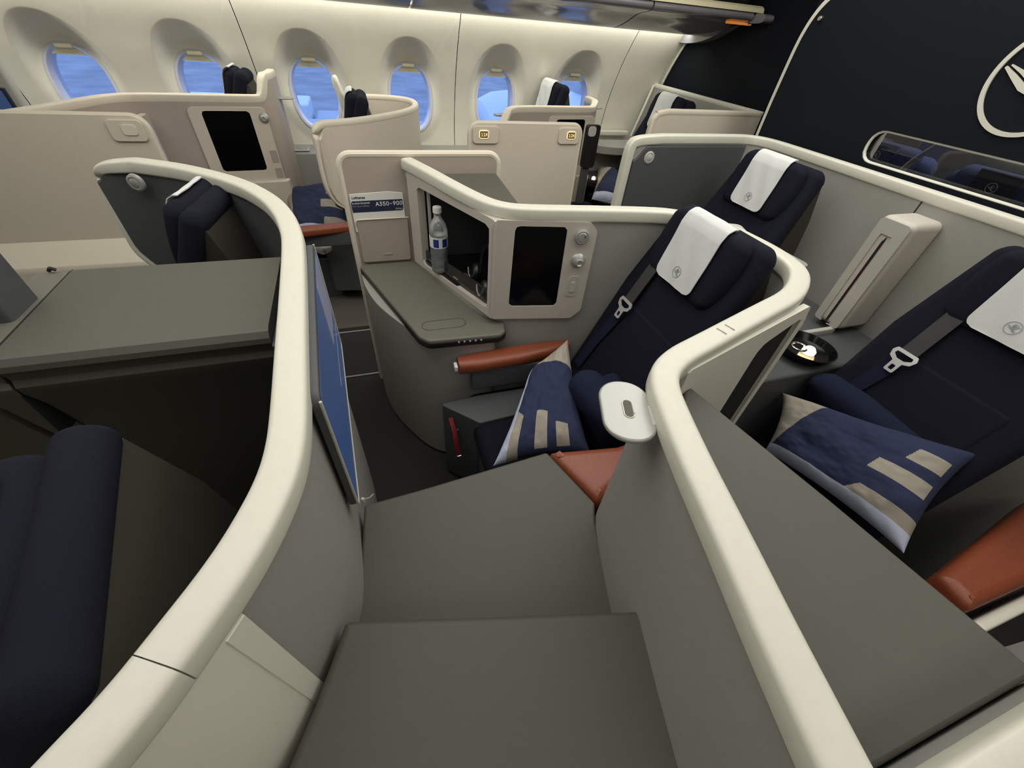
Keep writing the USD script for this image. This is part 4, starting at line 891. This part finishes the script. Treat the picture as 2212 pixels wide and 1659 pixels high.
single('trim_4', slab([(-1.3, 2.44), (1.3, 2.44), (1.3, 3.20), (-1.3, 3.20)], 0.0, 0.022, .004, .01, 80), 'plinth_grey', 'grey floor plate below the window seats', 'floor plate', 'structure')
for k, y in enumerate((2.412, 1.945)):
    single(f'trim_{5 + k}', rbox(6.0, .012, .006, .002, 1, (-.9, y, .004)), 'emblem_grey', ('pale metal track strip along the aisle edge nearest the window seats', 'pale metal track strip along the aisle edge nearest the centre seats')[k], 'track', 'structure')
kp = Thing('device_panel', 'upright black device panel right of the signed partition', 'panel', (1.55, 2.9, .9))
kp.part('panel', basis(slab([(0, 0), (.105, 0), (.105, .27), (0, .27)], 0, .03, .004, .02, 80, True), (1.497, 2.915, .875), (1, 0, 0), (0, 0, 1), (0, -1, 0)), 'black_plastic')
kp.part('cap', basis(slab([(0, .20), (.06, .20), (.06, .262), (0, .262)], .0301, .036, .002, .02, 60), (1.507, 2.915, .875), (1, 0, 0), (0, 0, 1), (0, -1, 0)), 'grey_trim')
kp.part('stand', rbox(.06, .03, .62, .008, 2, (1.55, 2.92, .56)), 'dark_grey_panel')
# far boxy shell by the bulkhead
shF = Thing('privacy_shell', 'boxy grey privacy shell with cream rail beside the window wall bulkhead', 'seat shell', (2.2, 2.8, 0))
fs = [(1.585, 2.27), (1.7, 2.272), (2.0, 2.278), (2.335, 2.285)]; fb = [(2.335, 2.285), (2.345, 2.8), (2.355, 3.2), (2.36, 3.47)]
shF.part('side_wall', wall(fs, .05, 1.325, .030, 40), 'beige_panel')
shF.part('back_wall', wall(fb, .05, 1.325, .030, 60), 'grey_panel')
r3 = np.vstack([[(1.572, 2.27, .80), (1.572, 2.27, 1.20), (1.575, 2.27, 1.285), (1.60, 2.27, 1.312), (1.66, 2.271, 1.322)], [(2.0, 2.278, 1.322), (2.33, 2.285, 1.322)]])
shF.part('top_rail', rail(r3, .034, .030, 160, 12), 'beige_edge')
shF.part('top_rail', rail([(2.335, 2.285, 1.322), (2.345, 2.8, 1.322), (2.36, 3.50, 1.322)], .034, .030, 80, 12), 'rail_cream')
shF.part('edge_trim', tube([(2.335, 3.475, 1.322), (2.29, 3.475, 1.16), (2.235, 3.475, .965)], .010, 40, 10), 'rail_cream')
shF.part('side_lining', upright((2.20, 3.485), (2.37, 3.485), [(.035, .965), (.165, .965), (.165, 1.322), (.135, 1.322), (.090, 1.16)], .016, .002, .002, 60), 'grey_panel')
co = Thing('curved_console', 'dark curved console shelves below the wall right of the signed partition', 'console', (2.0, 3.3, 0))
for z0, z1, y0, m in ((.885, .945, 3.16, 'grey_panel'), (.66, .72, 3.02, 'dark_grey_panel'), (.04, .60, 3.06, 'black_plastic')):
    c = chaikin([(1.70, 3.40), (1.72, y0 + .16), (1.86, y0 + .04), (2.05, y0), (2.30, y0 + .0)], 3)
    co.part('shelf', slab(np.vstack([c, [(2.30, 3.44)], [(1.70, 3.44)]]), z0, z1, .008, 0, 120, z0 > .1), m, smooth=40)
pillow('pillow', 'striped navy pillow in the far boxy shell by the bulkhead', (1.90, 3.36, .75), (1.69, 2.98, .62), (2.17, 2.87, .80), (1.92, 2.45, .66), 0.13, 8, 'striped cabin pillows')
fl = Thing('reading_lamp', 'tiny glowing reading lamp deep beside the black device panel', 'lamp', (1.75, 3.1, .70))
fl.part('bulb', mov(lathe([(.001, .018), (.012, .014), (.016, 0), (.001, 0)], 16), (1.745, 3.11, .735)), 'lamp_glow'); fl.part('base', mov(lathe([(.001, .02), (.03, .02), (.035, 0), (.001, 0)], 20), (1.745, 3.11, .712)), 'black_plastic')
sb = Thing('cushion', 'blue grey seat cushion corner left of the far pillow', 'cushion', (1.4, 2.7, 0))
sb.part('pad', rbox(.34, .44, .12, .05, 5, (1.50, 2.76, .56)), 'navy_fabric'); sb.part('base', rbox(.32, .42, .46, .02, 2, (1.50, 2.76, .265)), 'black_plastic')
wl = Thing('wall_outlet', 'pale socket plate on the grey ledge between the beige shells', 'socket', (-.38, 3.45, .866))
wl.part('plate', rbox(.10, .09, .008, .003, 2, (-.405, 3.43, .870)), 'grey_trim'); wl.part('insert', rbox(.07, .05, .004, .0015, 1, (-.405, 3.43, .8755)), 'emblem_grey')

# ================================================================ NEXT CABIN seen through the bulkhead slot
def next_seat(x, y, label, white):
    t = Thing('rear_cabin_chair', label, 'chair', (x, y, 0), 0, 'seats behind the bulkhead slot')
    t.part('backrest', rbox(.14, .46, .80, .06, 5, (x, y, .88)), 'next_cabin_navy'); t.part('seat_cushion', rbox(.5, .46, .14, .05, 4, (x + .25, y, .42)), 'next_cabin_navy'); t.part('pedestal', rbox(.4, .40, .34, .02, 2, (x + .25, y, .17)), 'dark_grey_panel')
    t.part('headrest', rbox(.10, .36, .18, .05, 5, (x - .06, y, 1.22)), 'next_cabin_navy')
    b = t.part('headrest_patch', rbox(.02, .17, .17, .008, 3, (x - .110, y, 1.225)), 'next_cabin_dark' if not white else 'next_cabin_navy')
    t.part('emblem', basis(cat_(annulus(.018, .021, .001, 30), crane(.02, .001)), (x - .1215, y, 1.25), (0, -1, 0), (0, 0, 1), (-1, 0, 0)), 'emblem_grey', parent=b)
next_seat(2.70, 1.12, 'dark blue headrest with small emblem behind the bulkhead slot, right', False)
next_seat(2.70, 1.66, 'dark blue headrest with small emblem behind the bulkhead slot, left', True)
next_seat(2.70, .58, 'dark blue headrest behind the bulkhead slot at the far right end', False)
nx = Thing('slot_post', 'pale curved post standing behind the bulkhead slot', 'post', (2.3, 1.25, 0))
nx.part('post', tube(catmull([(2.45, 1.46, 1.02), (2.42, 1.40, 1.26), (2.38, 1.32, 1.36), (2.34, 1.25, 1.42)], 30), .012, 50, 8), 'rail_cream'); nx.part('foot', rbox(.05, .04, 1.0, .01, 2, (2.45, 1.46, .51)), 'grey_trim')
np_ = Thing('rear_cabin_cabinet', 'beige cabinet behind the left end of the bulkhead slot', 'cabinet', (2.35, 1.75, 0))
np_.part('panel', rbox(.03, .26, 1.5, .008, 2, (2.44, 1.74, .76)), 'beige_panel'); np_.part('edge', rbox(.034, .02, 1.5, .006, 2, (2.44, 1.60, .76)), 'beige_edge')
rect_light('rear_cabin_light', (3.1, 1.0, 2.3), 0.8, 2.0, 4.0, WARM)

# ================================================================ OUTSIDE the windows
GZ = -4.6
ap = Thing('apron', 'blue grey airport apron seen through the windows', 'apron', (0, 40, GZ), kind='structure')
ap.part('ground', trimesh.creation.box((260, 150, .1), trimesh.transformations.translation_matrix((0, 72, GZ - .05))), 'apron_concrete', smooth=False)
en = Thing('engine', 'pale aircraft engine cowling and wing root outside the right-hand windows', 'engine', (3.6, 7.6, -2.8))
pr_ = [(1.45, 0), (1.62, .08), (1.74, .35), (1.80, .9), (1.78, 1.8), (1.66, 2.8), (1.45, 3.6), (1.2, 4.2), (1.1, 4.2)]
lo_ = lathe(pr_, 64)
en.part('cowling', basis(lo_, (1.85, 7.6, -1.0), (0, 1, 0), (0, 0, 1), (1, 0, 0)), 'engine_white', smooth=40)
en.part('intake', basis(lathe([(.001, .9), (1.3, .9), (1.40, .4), (1.45, 0)], 64), (1.85, 7.6, -1.0), (0, 1, 0), (0, 0, 1), (1, 0, 0)), 'apron_dark', smooth=40)
en.part('pylon', rbox(3.6, .5, .8, .2, 3, (5.4, 7.6, .75)), 'aircraft_grey')
wg = Thing('wing', 'pale grey aircraft wing outside behind the engine', 'wing', (10, 14, -1))
wg.part('surface', slab([(6.4, 4.2), (13.0, 4.2), (22, 30), (19, 30)], -.35, .25, .15, .1, 80, True), 'aircraft_grey'); wg.part('fairing', rbox(6, 1.2, 1.4, .5, 5, (9, 4.6, -1.0)), 'engine_white')
tr = Thing('ground_truck', 'pale boxy ground truck on the apron', 'truck', (-4, 22, GZ))
tr.part('body', rbox(5.0, 2.4, 2.2, .1, 2, (-4.5, 24, GZ + 1.7)), 'engine_white'); tr.part('cab', rbox(1.8, 2.3, 1.7, .2, 3, (-1.0, 24, GZ + 1.4)), 'aircraft_grey')
for x in (-6, -1.2):
    tr.part('wheel', basis(lathe([(.001, .15), (.4, .15), (.5, .1), (.5, -.1), (.4, -.15), (.001, -.15)], 24), (x, 22.8, GZ + .5), (1, 0, 0), (0, 0, 1), (0, -1, 0)), 'apron_dark')
bu = Thing('jet_bridge', 'low pale terminal bridge across the apron', 'bridge', (2, 30, GZ))
bu.part('tunnel', rbox(9, 3, 3.0, .2, 2, (2.2, 15.6, GZ + 1.8)), 'aircraft_grey'); bu.part('support', rbox(.8, .8, .6, .1, 2, (2.2, 15.6, GZ + .2)), 'apron_dark')
sl = Thing('tow_tractor', 'dark low tow tractor on the apron', 'tractor', (-9, 16, GZ))
sl.part('body', rbox(4, 2.2, 1.2, .2, 3, (-10.5, 18, GZ + .9)), 'apron_dark'); sl.part('cab', rbox(1.4, 2.0, .8, .15, 2, (-9.6, 18, GZ + 1.8)), 'aircraft_grey')
